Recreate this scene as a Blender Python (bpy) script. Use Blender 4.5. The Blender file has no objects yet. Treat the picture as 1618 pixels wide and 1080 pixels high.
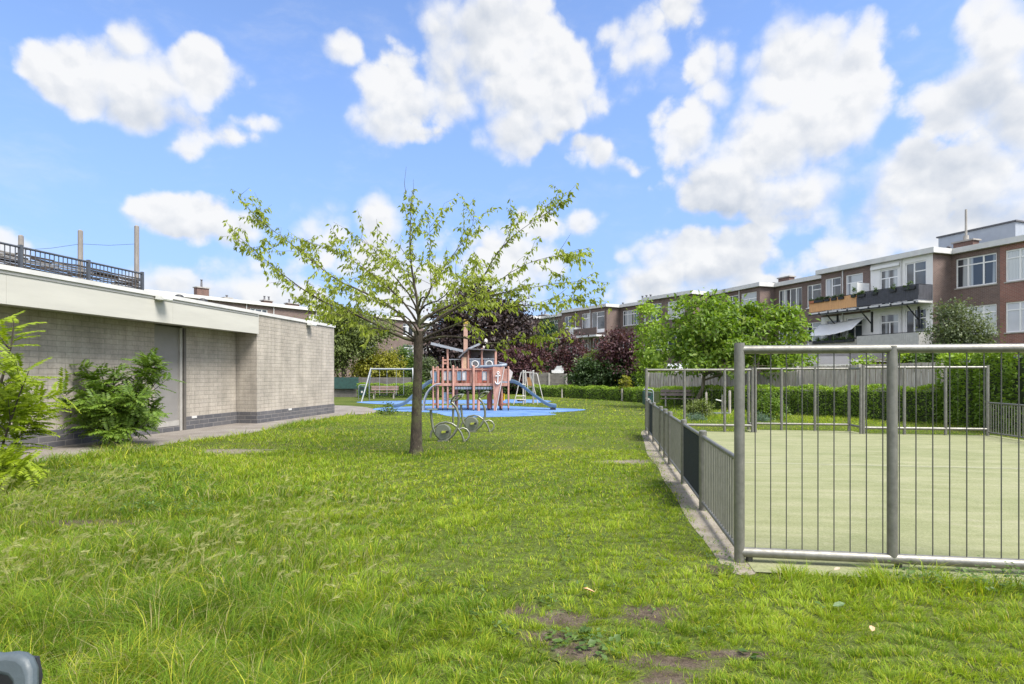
import bpy, math, random
import numpy as np
from mathutils import Vector, Matrix
R = math.radians
rng = np.random.default_rng(7)
random.seed(7)
SC = bpy.context.scene
COL = SC.collection

# ------------------------------------------------------------------ camera
F, PX0, PY0, EYE, YAW = 942.0, 809.0, 592.0, 1.65, R(9)
cam = bpy.data.objects.new('camera', bpy.data.cameras.new('camera'))
COL.objects.link(cam)
cam.location = (0, 0, EYE)
cam.rotation_euler = (math.pi / 2, 0, YAW)
cam.data.lens = F / 1618 * 36
cam.data.sensor_width = 36
cam.data.shift_y = (PY0 - 540) / 1618
cam.data.clip_start = 0.05
cam.data.clip_end = 3000
SC.camera = cam

# ------------------------------------------------------------------ view, sun, sky with clouds
SC.view_settings.view_transform = 'Standard'
SC.view_settings.look = 'None'
SC.view_settings.gamma = 1
SC.view_settings.exposure = 1.6
SUN_EL, SUN_AZ = R(56), R(52)      # azimuth: swung to the right of straight behind the camera
SKY_STRENGTH = 0.12
_h = Vector((math.sin(SUN_AZ), -math.cos(SUN_AZ)))      # horizontal direction towards the sun, camera heading frame
_hw = Vector((_h.x * math.cos(YAW) - _h.y * math.sin(YAW), _h.x * math.sin(YAW) + _h.y * math.cos(YAW)))
SUN_DIR = Vector((_hw.x * math.cos(SUN_EL), _hw.y * math.cos(SUN_EL), math.sin(SUN_EL)))
sl = bpy.data.lights.new('sun', 'SUN')
sl.energy = 2.5
sl.angle = R(24)
sl.color = (1.0, 0.95, 0.87)
so = bpy.data.objects.new('sun', sl)
so.rotation_euler = SUN_DIR.to_track_quat('Z', 'Y').to_euler()
so.location = (0, 0, 40)
COL.objects.link(so)

SC.cycles.max_bounces = 6
SC.cycles.diffuse_bounces = 3
SC.cycles.glossy_bounces = 3
SC.cycles.transmission_bounces = 3
SC.cycles.transparent_max_bounces = 6
SC.cycles.use_denoising = True
SC.cycles.sample_clamp_indirect = 6

world = bpy.data.worlds.new('World')
SC.world = world
world.use_nodes = True

def sky_world():
    nt = world.node_tree
    nt.nodes.clear()
    N, L = nt.nodes, nt.links
    out = N.new('ShaderNodeOutputWorld')
    bg = N.new('ShaderNodeBackground')
    L.new(bg.outputs[0], out.inputs[0])
    sky = N.new('ShaderNodeTexSky')
    sky.sky_type = 'NISHITA'
    sky.sun_disc = False
    sky.sun_elevation = SUN_EL
    sky.sun_rotation = math.atan2(SUN_DIR.x, SUN_DIR.y)
    sky.air_density = 1.0
    sky.dust_density = 0.6
    sky.ozone_density = 2.0
    bg.inputs[1].default_value = SKY_STRENGTH

    def math_(op, a, b=None, c=None, clamp=False):
        n = N.new('ShaderNodeMath'); n.operation = op; n.use_clamp = clamp
        for i, x in enumerate((a, b, c)):
            if x is None: continue
            if isinstance(x, (int, float)): n.inputs[i].default_value = x
            else: L.new(x, n.inputs[i])
        return n.outputs[0]
    def vec_(op, a, b=None, c=None):
        n = N.new('ShaderNodeVectorMath'); n.operation = op
        for i, x in enumerate((a, b, c)):
            if x is None: continue
            if isinstance(x, (tuple, list)): n.inputs[i].default_value = x
            else: L.new(x, n.inputs[i])
        return n
    def mix_(fac, a, b):
        n = N.new('ShaderNodeMix'); n.data_type = 'RGBA'
        for s, x in ((n.inputs[0], fac), (n.inputs[6], a), (n.inputs[7], b)):
            if isinstance(x, (int, float)): s.default_value = x
            elif isinstance(x, (tuple, list)): s.default_value = (*x, 1)
            else: L.new(x, s)
        return n.outputs[2]
    def step_(x, lo, hi):
        n = N.new('ShaderNodeMapRange'); n.interpolation_type = 'SMOOTHSTEP'
        L.new(x, n.inputs[0]); n.inputs[1].default_value = lo; n.inputs[2].default_value = hi
        return n.outputs[0]
    tc = N.new('ShaderNodeTexCoord')
    sep = N.new('ShaderNodeSeparateXYZ'); L.new(tc.outputs['Generated'], sep.inputs[0])
    az = math_('ARCTAN2', sep.outputs[0], sep.outputs[1])          # compass direction, world
    el = math_('ARCSINE', sep.outputs[2])
    comb = N.new('ShaderNodeCombineXYZ')
    L.new(az, comb.inputs[0]); L.new(el, comb.inputs[1])
    uv = comb.outputs[0]
    def noise(vec, scale, detail, rough, dist=0.0):
        n = N.new('ShaderNodeTexNoise'); n.inputs['Scale'].default_value = scale
        n.inputs['Detail'].default_value = detail; n.inputs['Roughness'].default_value = rough
        n.inputs['Distortion'].default_value = dist
        L.new(vec, n.inputs['Vector']); return n
    warp = noise(uv, 7.0, 4, 0.55)
    w1 = vec_('SUBTRACT', warp.outputs['Color'], (0.5, 0.5, 0.5)).outputs[0]
    w2 = vec_('SCALE', w1); w2.inputs['Scale'].default_value = 0.065
    uvw = vec_('ADD', uv, w2.outputs[0]).outputs[0]
    uvf = vec_('MULTIPLY', uvw, (1, 1, 0)).outputs[0]
    # clouds: (px, py, half width, half height, weight) read off the photograph as directions in the sky
    blobs = [
        (105, 112, 110, 62, .95), (120, 150, 85, 42, .8), (225, 160, 95, 42, .85), (205, 118, 130, 80, 1.0), (325, 110, 75, 75, 1.0), (210, 62, 60, 45, .9), (190, 165, 90, 40, .8),
        (325, 205, 85, 40, .46), (290, 228, 55, 30, .38), (395, 190, 60, 18, .3),
        (300, 340, 105, 48, .95), (365, 358, 60, 38, .8), (300, 450, 130, 40, .75), (420, 455, 120, 60, .8),
        (545, 85, 50, 40, .62), (625, 135, 85, 75, .85), (605, 195, 70, 45, .6), (660, 205, 70, 25, .45),
        (780, 50, 130, 110, 1.15), (850, 130, 120, 110, 1.1), (825, 205, 80, 60, .85), (720, 120, 80, 100, .7),
        (935, 240, 55, 40, .75), (995, 262, 30, 20, .5), (608, 350, 52, 62, 1.0), (600, 420, 80, 60, .8), (510, 370, 70, 60, .5),
        (850, 360, 60, 40, .6), (918, 355, 40, 30, .55), (800, 420, 130, 70, .75), (700, 470, 180, 60, .8),
        (1065, 30, 60, 60, .75), (1020, 80, 90, 70, .55), (1120, 110, 60, 70, .5),
        (1260, 110, 95, 110, 1.1), (1335, 150, 95, 110, 1.1), (1235, 220, 150, 100, 1.0), (1085, 205, 65, 80, .95), (1150, 290, 120, 75, .8),
        (1280, 290, 110, 80, .75), (1375, 60, 70, 60, .42), (1255, 345, 90, 40, .6),
        (1110, 415, 150, 70, 1.05), (1180, 395, 70, 55, .95), (1020, 450, 70, 50, .9), (1200, 455, 120, 40, .7),
        (1590, 60, 90, 110, 1.0), (1540, 160, 140, 85, 1.0), (1618, 190, 120, 90, .9), (1470, 300, 150, 90, .95), (1580, 270, 110, 80, .9), (1420, 350, 120, 70, .8),
        (1340, 410, 100, 45, .7), (1540, 370, 140, 60, .8), (1700, 320, 140, 90, .9), (1750, 120, 120, 120, .9),
        (-120, 150, 120, 60, .9), (-60, 380, 140, 50, .8), (700, 545, 700, 45, .55), (1300, 530, 500, 50, .5), (100, 520, 400, 50, .5),
    ]
    def ang(px, py):
        t, s = (px - PX0) / F, (PY0 - py) / F
        return math.atan(t) - YAW, math.atan(s / math.sqrt(1 + t * t))
    fld = None
    for (px, py, hw, hh, w) in blobs:
        a, e = ang(px, py)
        da = (ang(px + hw, py)[0] - ang(px - hw, py)[0]) / 2
        de = (ang(px, py - hh)[1] - ang(px, py + hh)[1]) / 2
        q = vec_('MULTIPLY_ADD', uvf, (1 / da, 1 / de, 0), (-a / da, -e / de, 0)).outputs[0]
        ln = N.new('ShaderNodeVectorMath'); ln.operation = 'LENGTH'; L.new(q, ln.inputs[0])
        l2 = math_('POWER', ln.outputs['Value'], 1.45)
        b = math_('MULTIPLY_ADD', l2, -w, w)
        fld = b if fld is None else math_('SMOOTH_MAX', fld, b, 0.12)
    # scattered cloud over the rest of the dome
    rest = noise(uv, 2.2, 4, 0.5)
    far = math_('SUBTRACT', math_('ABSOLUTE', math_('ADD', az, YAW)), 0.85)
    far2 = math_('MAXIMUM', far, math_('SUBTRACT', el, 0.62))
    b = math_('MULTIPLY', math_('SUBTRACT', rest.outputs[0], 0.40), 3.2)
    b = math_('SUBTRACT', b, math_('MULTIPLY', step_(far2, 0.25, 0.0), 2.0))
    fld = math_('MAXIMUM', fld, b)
    fine = noise(uv, 15.0, 9, 0.62)
    fine_up = noise(vec_('ADD', uv, (0.010, 0.024, 0)).outputs[0], 15.0, 9, 0.62)
    def billow(vec, scale):
        n = N.new('ShaderNodeTexVoronoi'); n.voronoi_dimensions = '2D'; n.feature = 'F1'; n.inputs['Scale'].default_value = scale
        n.inputs['Detail'].default_value = 1.0; n.inputs['Roughness'].default_value = 0.5
        L.new(vec, n.inputs['Vector']); return n.outputs['Distance']
    warp2 = vec_('SCALE', vec_('SUBTRACT', noise(uv, 22.0, 5, 0.6).outputs['Color'], (0.5, 0.5, 0.5)).outputs[0]); warp2.inputs['Scale'].default_value = 0.035
    uvb = vec_('MULTIPLY', vec_('ADD', uv, warp2.outputs[0]).outputs[0], (1, 1.15, 0)).outputs[0]
    bil = billow(uvb, 17.0)
    bil_up = billow(vec_('ADD', uvb, (0.006, 0.014, 0)).outputs[0], 17.0)
    f2 = math_('MULTIPLY_ADD', math_('SUBTRACT', fine.outputs[0], 0.5), 0.85, fld)
    f2 = math_('MULTIPLY_ADD', math_('SUBTRACT', 0.59, bil), 0.50, f2)
    # edges are crisp in some places and frayed in others
    soft = step_(noise(uv, 6.0, 2, 0.5).outputs[0], 0.40, 0.62)
    crisp = step_(f2, 0.05, 0.46)
    frayed = step_(f2, -0.10, 0.78)
    sm = N.new('ShaderNodeMix'); L.new(soft, sm.inputs[0]); L.new(crisp, sm.inputs[2]); L.new(frayed, sm.inputs[3])
    dens = sm.outputs[0]
    veil = noise(vec_('MULTIPLY', uvw, (1, 2.6, 1)).outputs[0], 5.0, 7, 0.62)
    dens = math_('MAXIMUM', math_('MULTIPLY', dens, 0.97), math_('MULTIPLY', step_(veil.outputs[0], 0.48, 0.80), 0.22))
    puff = math_('SUBTRACT', fine.outputs[0], fine_up.outputs[0])          # lit side of each puff
    core = noise(uv, 4.6, 3, 0.5)
    # the thick shaded bases of the clouds
    bases = [(1150, 325, 130, 55, .8), (1090, 290, 60, 60, .5), (1250, 250, 90, 60, .35), (1335, 330, 90, 40, .5), (850, 225, 110, 60, .45), (730, 110, 70, 110, .4), (800, 170, 120, 60, .35),
             (1530, 345, 170, 45, .6), (1480, 250, 120, 60, .45), (1580, 170, 90, 60, .4), (1100, 462, 160, 34, .6), (1190, 430, 60, 30, .4), (250, 180, 160, 30, .5), (150, 150, 90, 40, .3), (325, 375, 100, 24, .5), (630, 185, 80, 40, .4), (610, 395, 40, 30, .3), (330, 470, 200, 30, .4), (945, 262, 60, 20, .4)]
    gb = None
    for (px, py, hw, hh, w) in bases:
        a, e = ang(px, py)
        da = (ang(px + hw, py)[0] - ang(px - hw, py)[0]) / 2
        de = (ang(px, py - hh)[1] - ang(px, py + hh)[1]) / 2
        q = vec_('MULTIPLY_ADD', uvf, (1 / da, 1 / de, 0), (-a / da, -e / de, 0)).outputs[0]
        ln = N.new('ShaderNodeVectorMath'); ln.operation = 'LENGTH'; L.new(q, ln.inputs[0])
        b = math_('MULTIPLY_ADD', ln.outputs['Value'], -w * .8, w * 1.15)
        gb = b if gb is None else math_('SMOOTH_MAX', gb, b, 0.15)
    gb = math_('MAXIMUM', gb, 0.0)
    grey = math_('MULTIPLY', step_(f2, 0.30, 1.0), math_('MULTIPLY', step_(core.outputs[0], 0.42, 0.68), 0.35))
    grey = math_('ADD', math_('ADD', grey, math_('MULTIPLY', gb, math_('MULTIPLY_ADD', core.outputs[0], 0.7, 0.48))), math_('ADD', math_('MULTIPLY', puff, -0.9), math_('MULTIPLY', math_('SUBTRACT', bil_up, bil), -0.6)), None, True)
    white = mix_(grey, (2.64, 2.65, 2.67), (1.50, 1.67, 1.94))
    # unseen sky behind the viewer and overhead, brightened as added soft fill light
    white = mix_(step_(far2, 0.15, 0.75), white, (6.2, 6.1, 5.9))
    # a hazier, paler blue towards the horizon
    hz = step_(el, 0.55, -0.02)
    base = mix_(math_('MULTIPLY', hz, 0.75), sky.outputs[0], (1.02, 1.62, 2.85))
    lift = N.new('ShaderNodeMix'); lift.data_type = 'RGBA'; lift.blend_type = 'MULTIPLY'
    lift.inputs[0].default_value = 1; L.new(base, lift.inputs[6]); lift.inputs[7].default_value = (0.67, 0.70, 0.80, 1)
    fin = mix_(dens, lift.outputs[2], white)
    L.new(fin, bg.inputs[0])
sky_world()
# ------------------------------------------------------------------ helpers: places
CY, SY = math.cos(YAW), math.sin(YAW)
def c2w(X, Y, z=0.0):
    """camera-heading coordinates (right, ahead, up) to world"""
    return Vector((X * CY - Y * SY, X * SY + Y * CY, z))
def at(px, Y, py=None, z=None):
    """the world point seen at px at distance Y ahead"""
    if z is None: z = 0.0 if py is None else EYE + (PY0 - py) / F * Y
    return c2w((px - PX0) / F * Y, Y, z)
def gp(px, py, z=0.0):
    """the ground point seen at px, py"""
    return at(px, (EYE - z) * F / (py - PY0), z=z)

# ------------------------------------------------------------------ helpers: things
def tag(o, label=None, cat=None, group=None, kind=None):
    if label: o['label'] = label
    if cat: o['category'] = cat
    if group: o['group'] = group
    if kind: o['kind'] = kind
    return o
def thing(name, label, cat, loc=(0, 0, 0), rz=0.0, group=None):
    o = bpy.data.objects.new(name, None)
    o.empty_display_size = 0.3
    COL.objects.link(o)
    o.location = loc; o.rotation_euler = (0, 0, rz)
    return tag(o, label, cat, group)
def children(o): return [c for c in bpy.data.objects if c.parent == o]
def copy_tree(o, parent=None):
    c = o.copy(); COL.objects.link(c)
    if parent is not None: c.parent = parent
    for ch in children(o): copy_tree(ch, c)
    return c
def link_mesh(name, me, m, parent=None):
    o = bpy.data.objects.new(name, me)
    COL.objects.link(o)
    if m is not None: me.materials.append(m)
    if parent is not None: o.parent = parent
    return o

class MB:
    """collects shapes; build() links them as one mesh object. world=root: coordinates are given in the world"""
    def __init__(s, world=None):
        s.v, s.f, s.o = [], [], (Vector(world.location) if world is not None else Vector((0, 0, 0)))
    def add(s, vs, fs):
        k = len(s.v); s.v += [tuple(x) for x in vs]; s.f += [tuple(i + k for i in f) for f in fs]; return s
    def box(s, x0, x1, y0, y1, z0, z1, M=None):
        vs = [Vector(p) for p in ((x0, y0, z0), (x1, y0, z0), (x1, y1, z0), (x0, y1, z0), (x0, y0, z1), (x1, y0, z1), (x1, y1, z1), (x0, y1, z1))]
        if M is not None: vs = [M @ p for p in vs]
        return s.add(vs, [(0, 3, 2, 1), (4, 5, 6, 7), (0, 1, 5, 4), (1, 2, 6, 5), (2, 3, 7, 6), (3, 0, 4, 7)])
    def beam(s, p, q, w, h, up=(0, 0, 1)):
        p, q = Vector(p), Vector(q); d = (q - p).normalized(); u = Vector(up)
        a = d.cross(u)
        if a.length < 1e-4: a = d.cross(Vector((1, 0, 0)))
        a.normalize(); b = a.cross(d).normalized()
        a *= w / 2; b *= h / 2
        vs = [p - a - b, p + a - b, p + a + b, p - a + b, q - a - b, q + a - b, q + a + b, q - a + b]
        return s.add(vs, [(0, 1, 2, 3), (7, 6, 5, 4), (0, 4, 5, 1), (1, 5, 6, 2), (2, 6, 7, 3), (3, 7, 4, 0)])
    def tube(s, path, r, n=10, caps=True, closed=False):
        P = [Vector(p) for p in path]; m = len(P)
        rs = list(r) if isinstance(r, (list, tuple)) else [r] * m
        T = []
        for i in range(m):
            a = P[(i - 1) % m] if closed else P[max(i - 1, 0)]
            b = P[(i + 1) % m] if closed else P[min(i + 1, m - 1)]
            t = b - a
            T.append(t.normalized() if t.length > 1e-9 else Vector((0, 0, 1)))
        u = T[0].cross(Vector((0, 0, 1)))
        if u.length < 1e-3: u = T[0].cross(Vector((1, 0, 0)))
        u.normalize()
        vs = []
        for i in range(m):
            u = u - T[i] * u.dot(T[i])
            if u.length < 1e-6: u = T[i].orthogonal()
            u.normalize(); w = T[i].cross(u)
            for j in range(n):
                a = 2 * math.pi * j / n
                vs.append(P[i] + (u * math.cos(a) + w * math.sin(a)) * rs[i])
        fs = []
        for i in range(m if closed else m - 1):
            k = (i + 1) % m
            for j in range(n):
                l = (j + 1) % n
                fs.append((i * n + j, i * n + l, k * n + l, k * n + j))
        if caps and not closed:
            fs.append(tuple(range(n - 1, -1, -1))); fs.append(tuple((m - 1) * n + j for j in range(n)))
        return s.add(vs, fs)
    def cyl(s, x, y, z0, z1, r, n=14, r2=None):
        return s.tube([(x, y, z0), (x, y, z1)], [r, r if r2 is None else r2], n)
    def prism(s, poly, h, f):
        """poly: (a, b) outline; f(a, b, c) places a corner; extruded from c=0 to c=h"""
        n = len(poly)
        vs = [f(a, b, 0) for a, b in poly] + [f(a, b, h) for a, b in poly]
        fs = [tuple(range(n)), tuple(range(2 * n - 1, n - 1, -1))]
        fs += [(i, i + n, (i + 1) % n + n, (i + 1) % n) for i in range(n)]
        return s.add(vs, fs)
    def ball(s, c, r, n=10, m=7, sz=1.0):
        c = Vector(c); vs = [c + Vector((0, 0, r * sz))]; fs = []
        for i in range(1, m):
            a = math.pi * i / m
            for j in range(n):
                b = 2 * math.pi * j / n
                vs.append(c + Vector((r * math.sin(a) * math.cos(b), r * math.sin(a) * math.sin(b), r * sz * math.cos(a))))
        vs.append(c - Vector((0, 0, r * sz)))
        for j in range(n): fs.append((0, 1 + j, 1 + (j + 1) % n))
        for i in range(m - 2):
            for j in range(n):
                a = 1 + i * n; b = a + n
                fs.append((a + j, b + j, b + (j + 1) % n, a + (j + 1) % n))
        e = len(vs) - 1; a = 1 + (m - 2) * n
        for j in range(n): fs.append((a + j, e, a + (j + 1) % n))
        return s.add(vs, fs)
    def build(s, name, m, parent=None, smooth=40, bevel=0.0, label=None):
        me = bpy.data.meshes.new(name)
        o = s.o
        me.from_pydata([(v[0] - o.x, v[1] - o.y, v[2] - o.z) for v in s.v], [], s.f)
        me.validate(); me.update()
        ob = link_mesh(name, me, m, parent)
        import bmesh
        bm = bmesh.new(); bm.from_mesh(me); bmesh.ops.recalc_face_normals(bm, faces=bm.faces); bm.to_mesh(me); bm.free()
        if smooth:
            me.shade_smooth(); me.set_sharp_from_angle(angle=R(smooth))
        if bevel:
            b = ob.modifiers.new('bevel', 'BEVEL'); b.width = bevel; b.segments = 2; b.limit_method = 'ANGLE'
        if label: ob['label'] = label
        return ob

def mesh_np(name, V, T, m, parent=None, colors=None):
    """V (n,3) vertices, T (k,3) triangles"""
    me = bpy.data.meshes.new(name)
    me.vertices.add(len(V)); me.vertices.foreach_set('co', np.ascontiguousarray(V, dtype=np.float32).ravel())
    k = len(T)
    me.loops.add(3 * k); me.loops.foreach_set('vertex_index', np.ascontiguousarray(T, dtype=np.int32).ravel())
    me.polygons.add(k); me.polygons.foreach_set('loop_start', np.arange(0, 3 * k, 3, dtype=np.int32))
    me.update(calc_edges=True)
    if colors is not None:
        a = me.attributes.new('tint', 'FLOAT_COLOR', 'POINT')
        a.data.foreach_set('color', np.ascontiguousarray(colors, dtype=np.float32).ravel())
    return link_mesh(name, me, m, parent)

def nrm(a): return a / np.maximum(np.linalg.norm(a, axis=1, keepdims=True), 1e-9)
def leaf_arrays(P, D, N, L, W, fold=0.18, droop=0.12):
    D = nrm(D); S = nrm(np.cross(D, N)); U = np.cross(S, D)
    L = L[:, None]; W = W[:, None]
    b = P
    m1 = P + D * L * 0.45 + S * W * 0.5 + U * W * fold
    t = P + D * L - U * L * droop
    m2 = P + D * L * 0.45 - S * W * 0.5 + U * W * fold
    n = len(P)
    V = np.stack([b, m1, t, m2], 1).reshape(-1, 3)
    k = np.arange(n)[:, None] * 4
    T = np.concatenate([k + np.array([[0, 1, 2]]), k + np.array([[0, 2, 3]])], 1).reshape(-1, 3)
    return V, T
def leaf_mesh(name, P, D, N, L, W, m, parent=None, **kw):
    V, T = leaf_arrays(P, D, N, L, W, **kw)
    return mesh_np(name, V, T, m, parent)

def crown(ells, n_clumps, per, rad, seed, shell=0.5, low=0.0):
    """leaf positions in clumps spread through a few ellipsoids; returns points and outward directions"""
    g = np.random.default_rng(seed)
    E = np.array(ells, float)
    vol = (E[:, 3] * E[:, 4] * E[:, 5]) ** 0.8
    idx = g.choice(len(E), n_clumps, p=vol / vol.sum())
    d = nrm(g.normal(size=(n_clumps, 3)))
    if low: d[:, 2] = np.where(d[:, 2] < -low, -d[:, 2], d[:, 2])
    rr = shell + (1 - shell) * g.random(n_clumps) ** 0.6
    rr *= g.uniform(0.88, 1.1, n_clumps)
    C = E[idx, :3] + d * rr[:, None] * E[idx, 3:]
    k = g.poisson(per, n_clumps) + 2
    ci = np.repeat(np.arange(n_clumps), k)
    P = C[ci] + g.normal(size=(len(ci), 3)) * rad * np.array([1, 1, 0.62]) * g.uniform(0.55, 1.25, n_clumps)[ci][:, None]
    out = nrm(P - E[idx[ci], :3] + np.array([0, 0, 0.2]))
    return P, out, C, g
def crown_mesh(name, ells, n_clumps, per, rad, L, W, m, parent, seed, shell=0.5, low=0.0, down=0.25):
    P, out, C, g = crown(ells, n_clumps, per, rad, seed, shell, low)
    n = len(P)
    D = out * 0.5 + g.normal(size=(n, 3)) * 0.55 + np.array([0, 0, -down])
    N = out * 0.4 + np.array([0, 0, 0.8]) + g.normal(size=(n, 3)) * 0.45
    s = g.uniform(0.65, 1.25, n)
    leaf_mesh(name, P, D, N, L * s, W * s, m, parent)
    return C
def tree(name, label, cat, loc, ells, n_clumps, per, rad, L, W, m, bark, seed, trunk_r=0.12, trunk_h=None, group=None, low=0.0, shell=0.5, limbs=14, down=0.25):
    t = thing(name, label, cat, loc, 0, group)
    C = crown_mesh('crown', ells, n_clumps, per, rad, L, W, m, t, seed, shell, low, down)
    if trunk_r:
        g = random.Random(seed)
        E = np.array(ells); h = trunk_h if trunk_h else float((E[:, 2] - E[:, 5]).min()) + 0.25
        h = max(h, 0.25)
        mb = MB(); cx, cy = E[:, 0].mean() * .35, E[:, 1].mean() * .35
        top = float(E[:, 2].max())
        mb.tube([(0, 0, -0.05), (cx * .3, cy * .3, h * .5), (cx * .7, cy * .7, h), (cx, cy, (h + top) / 2), (cx, cy, top)], [trunk_r * 1.2, trunk_r, trunk_r * .85, trunk_r * .55, trunk_r * .2], 9)
        for i in g.sample(range(len(C)), min(limbs, len(C))):
            c = Vector(C[i]); a = Vector((cx * .8, cy * .8, h + (max(c.z, h) - h) * .35))
            mid = a.lerp(c, .5) + Vector((0, 0, .08 * (c - a).length))
            mb.tube([a, mid, c], [trunk_r * .45, trunk_r * .28, trunk_r * .08], 6)
        mb.build('trunk', bark, t)
    return t

# ------------------------------------------------------------------ helpers: materials
def node_mat(name):
    m = bpy.data.materials.new(name); m.use_nodes = True
    nt = m.node_tree; p = nt.nodes['Principled BSDF']
    return m, nt, p
def coords(nt): 
    t = nt.nodes.new('ShaderNodeTexCoord'); return t.outputs['Object']
def noise_n(nt, vec, scale, detail=4, rough=.55):
    n = nt.nodes.new('ShaderNodeTexNoise'); n.inputs['Scale'].default_value = scale; n.inputs['Detail'].default_value = detail
    n.inputs['Roughness'].default_value = rough; nt.links.new(vec, n.inputs['Vector']); return n.outputs[0]
def ramp_n(nt, x, stops):
    r = nt.nodes.new('ShaderNodeValToRGB'); nt.links.new(x, r.inputs[0])
    e = r.color_ramp.elements
    while len(e) > 1: e.remove(e[-1])
    e[0].position, e[0].color = stops[0][0], (*stops[0][1], 1)
    for p, c in stops[1:]:
        k = e.new(p); k.color = (*c, 1)
    return r.outputs[0]
def mix_n(nt, fac, a, b, mode='MIX'):
    n = nt.nodes.new('ShaderNodeMix'); n.data_type = 'RGBA'; n.blend_type = mode
    for s, x in ((n.inputs[0], fac), (n.inputs[6], a), (n.inputs[7], b)):
        if isinstance(x, (int, float)): s.default_value = x
        elif isinstance(x, (tuple, list)): s.default_value = (*x, 1)
        else: nt.links.new(x, s)
    return n.outputs[2]
def bump_n(nt, p, h, strength, dist=0.02):
    b = nt.nodes.new('ShaderNodeBump'); b.inputs['Strength'].default_value = strength; b.inputs['Distance'].default_value = dist
    nt.links.new(h, b.inputs['Height']); nt.links.new(b.outputs[0], p.inputs['Normal'])
def mat(name, c, rough=.6, metal=0.0, var=.12, scale=6.0, bump=0.0, c2=None, stretch=None):
    """a plain surface with some wear: two tones mixed by noise"""
    m, nt, p = node_mat(name)
    v = coords(nt)
    if stretch:
        mp = nt.nodes.new('ShaderNodeMapping'); mp.inputs['Scale'].default_value = stretch
        nt.links.new(v, mp.inputs[0]); v = mp.outputs[0]
    n = noise_n(nt, v, scale, 6, .6)
    a = tuple(min(1, x * (1 - var)) for x in c); b = c2 or tuple(min(1, x * (1 + var)) for x in c)
    nt.links.new(ramp_n(nt, n, [(.3, a), (.7, b)]), p.inputs['Base Color'])
    p.inputs['Metallic'].default_value = metal
    n2 = noise_n(nt, v, scale * 3, 3)
    rr = nt.nodes.new('ShaderNodeMapRange'); nt.links.new(n2, rr.inputs[0])
    rr.inputs[1].default_value = .3; rr.inputs[2].default_value = .7
    rr.inputs[3].default_value = max(rough - .1, .02); rr.inputs[4].default_value = min(rough + .1, 1)
    nt.links.new(rr.outputs[0], p.inputs['Roughness'])
    if bump: bump_n(nt, p, n2, bump)
    return m
def leaf_mat(name, c1, c2, trans=.35, c3=None):
    m, nt, p = node_mat(name)
    g = nt.nodes.new('ShaderNodeNewGeometry')
    stops = [(0, c1), (.75, c2)] + ([(1, c3)] if c3 else [])
    col = ramp_n(nt, g.outputs['Random Per Island'], stops)
    n = noise_n(nt, coords(nt), 0.9, 3)
    col = mix_n(nt, .5, col, ramp_n(nt, n, [(.35, tuple(x * .75 for x in c1)), (.68, tuple(x * 1.1 for x in c2))]))
    nt.links.new(col, p.inputs['Base Color']); p.inputs['Roughness'].default_value = .5
    p.inputs['Specular IOR Level'].default_value = .35
    tr = nt.nodes.new('ShaderNodeBsdfTranslucent'); nt.links.new(mix_n(nt, 1.0, col, (1.25, 1.3, .55), 'MULTIPLY'), tr.inputs[0])
    mx = nt.nodes.new('ShaderNodeMixShader'); mx.inputs[0].default_value = trans
    nt.links.new(p.outputs[0], mx.inputs[1]); nt.links.new(tr.outputs[0], mx.inputs[2])
    nt.links.new(mx.outputs[0], nt.nodes['Material Output'].inputs[0])
    return m
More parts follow.
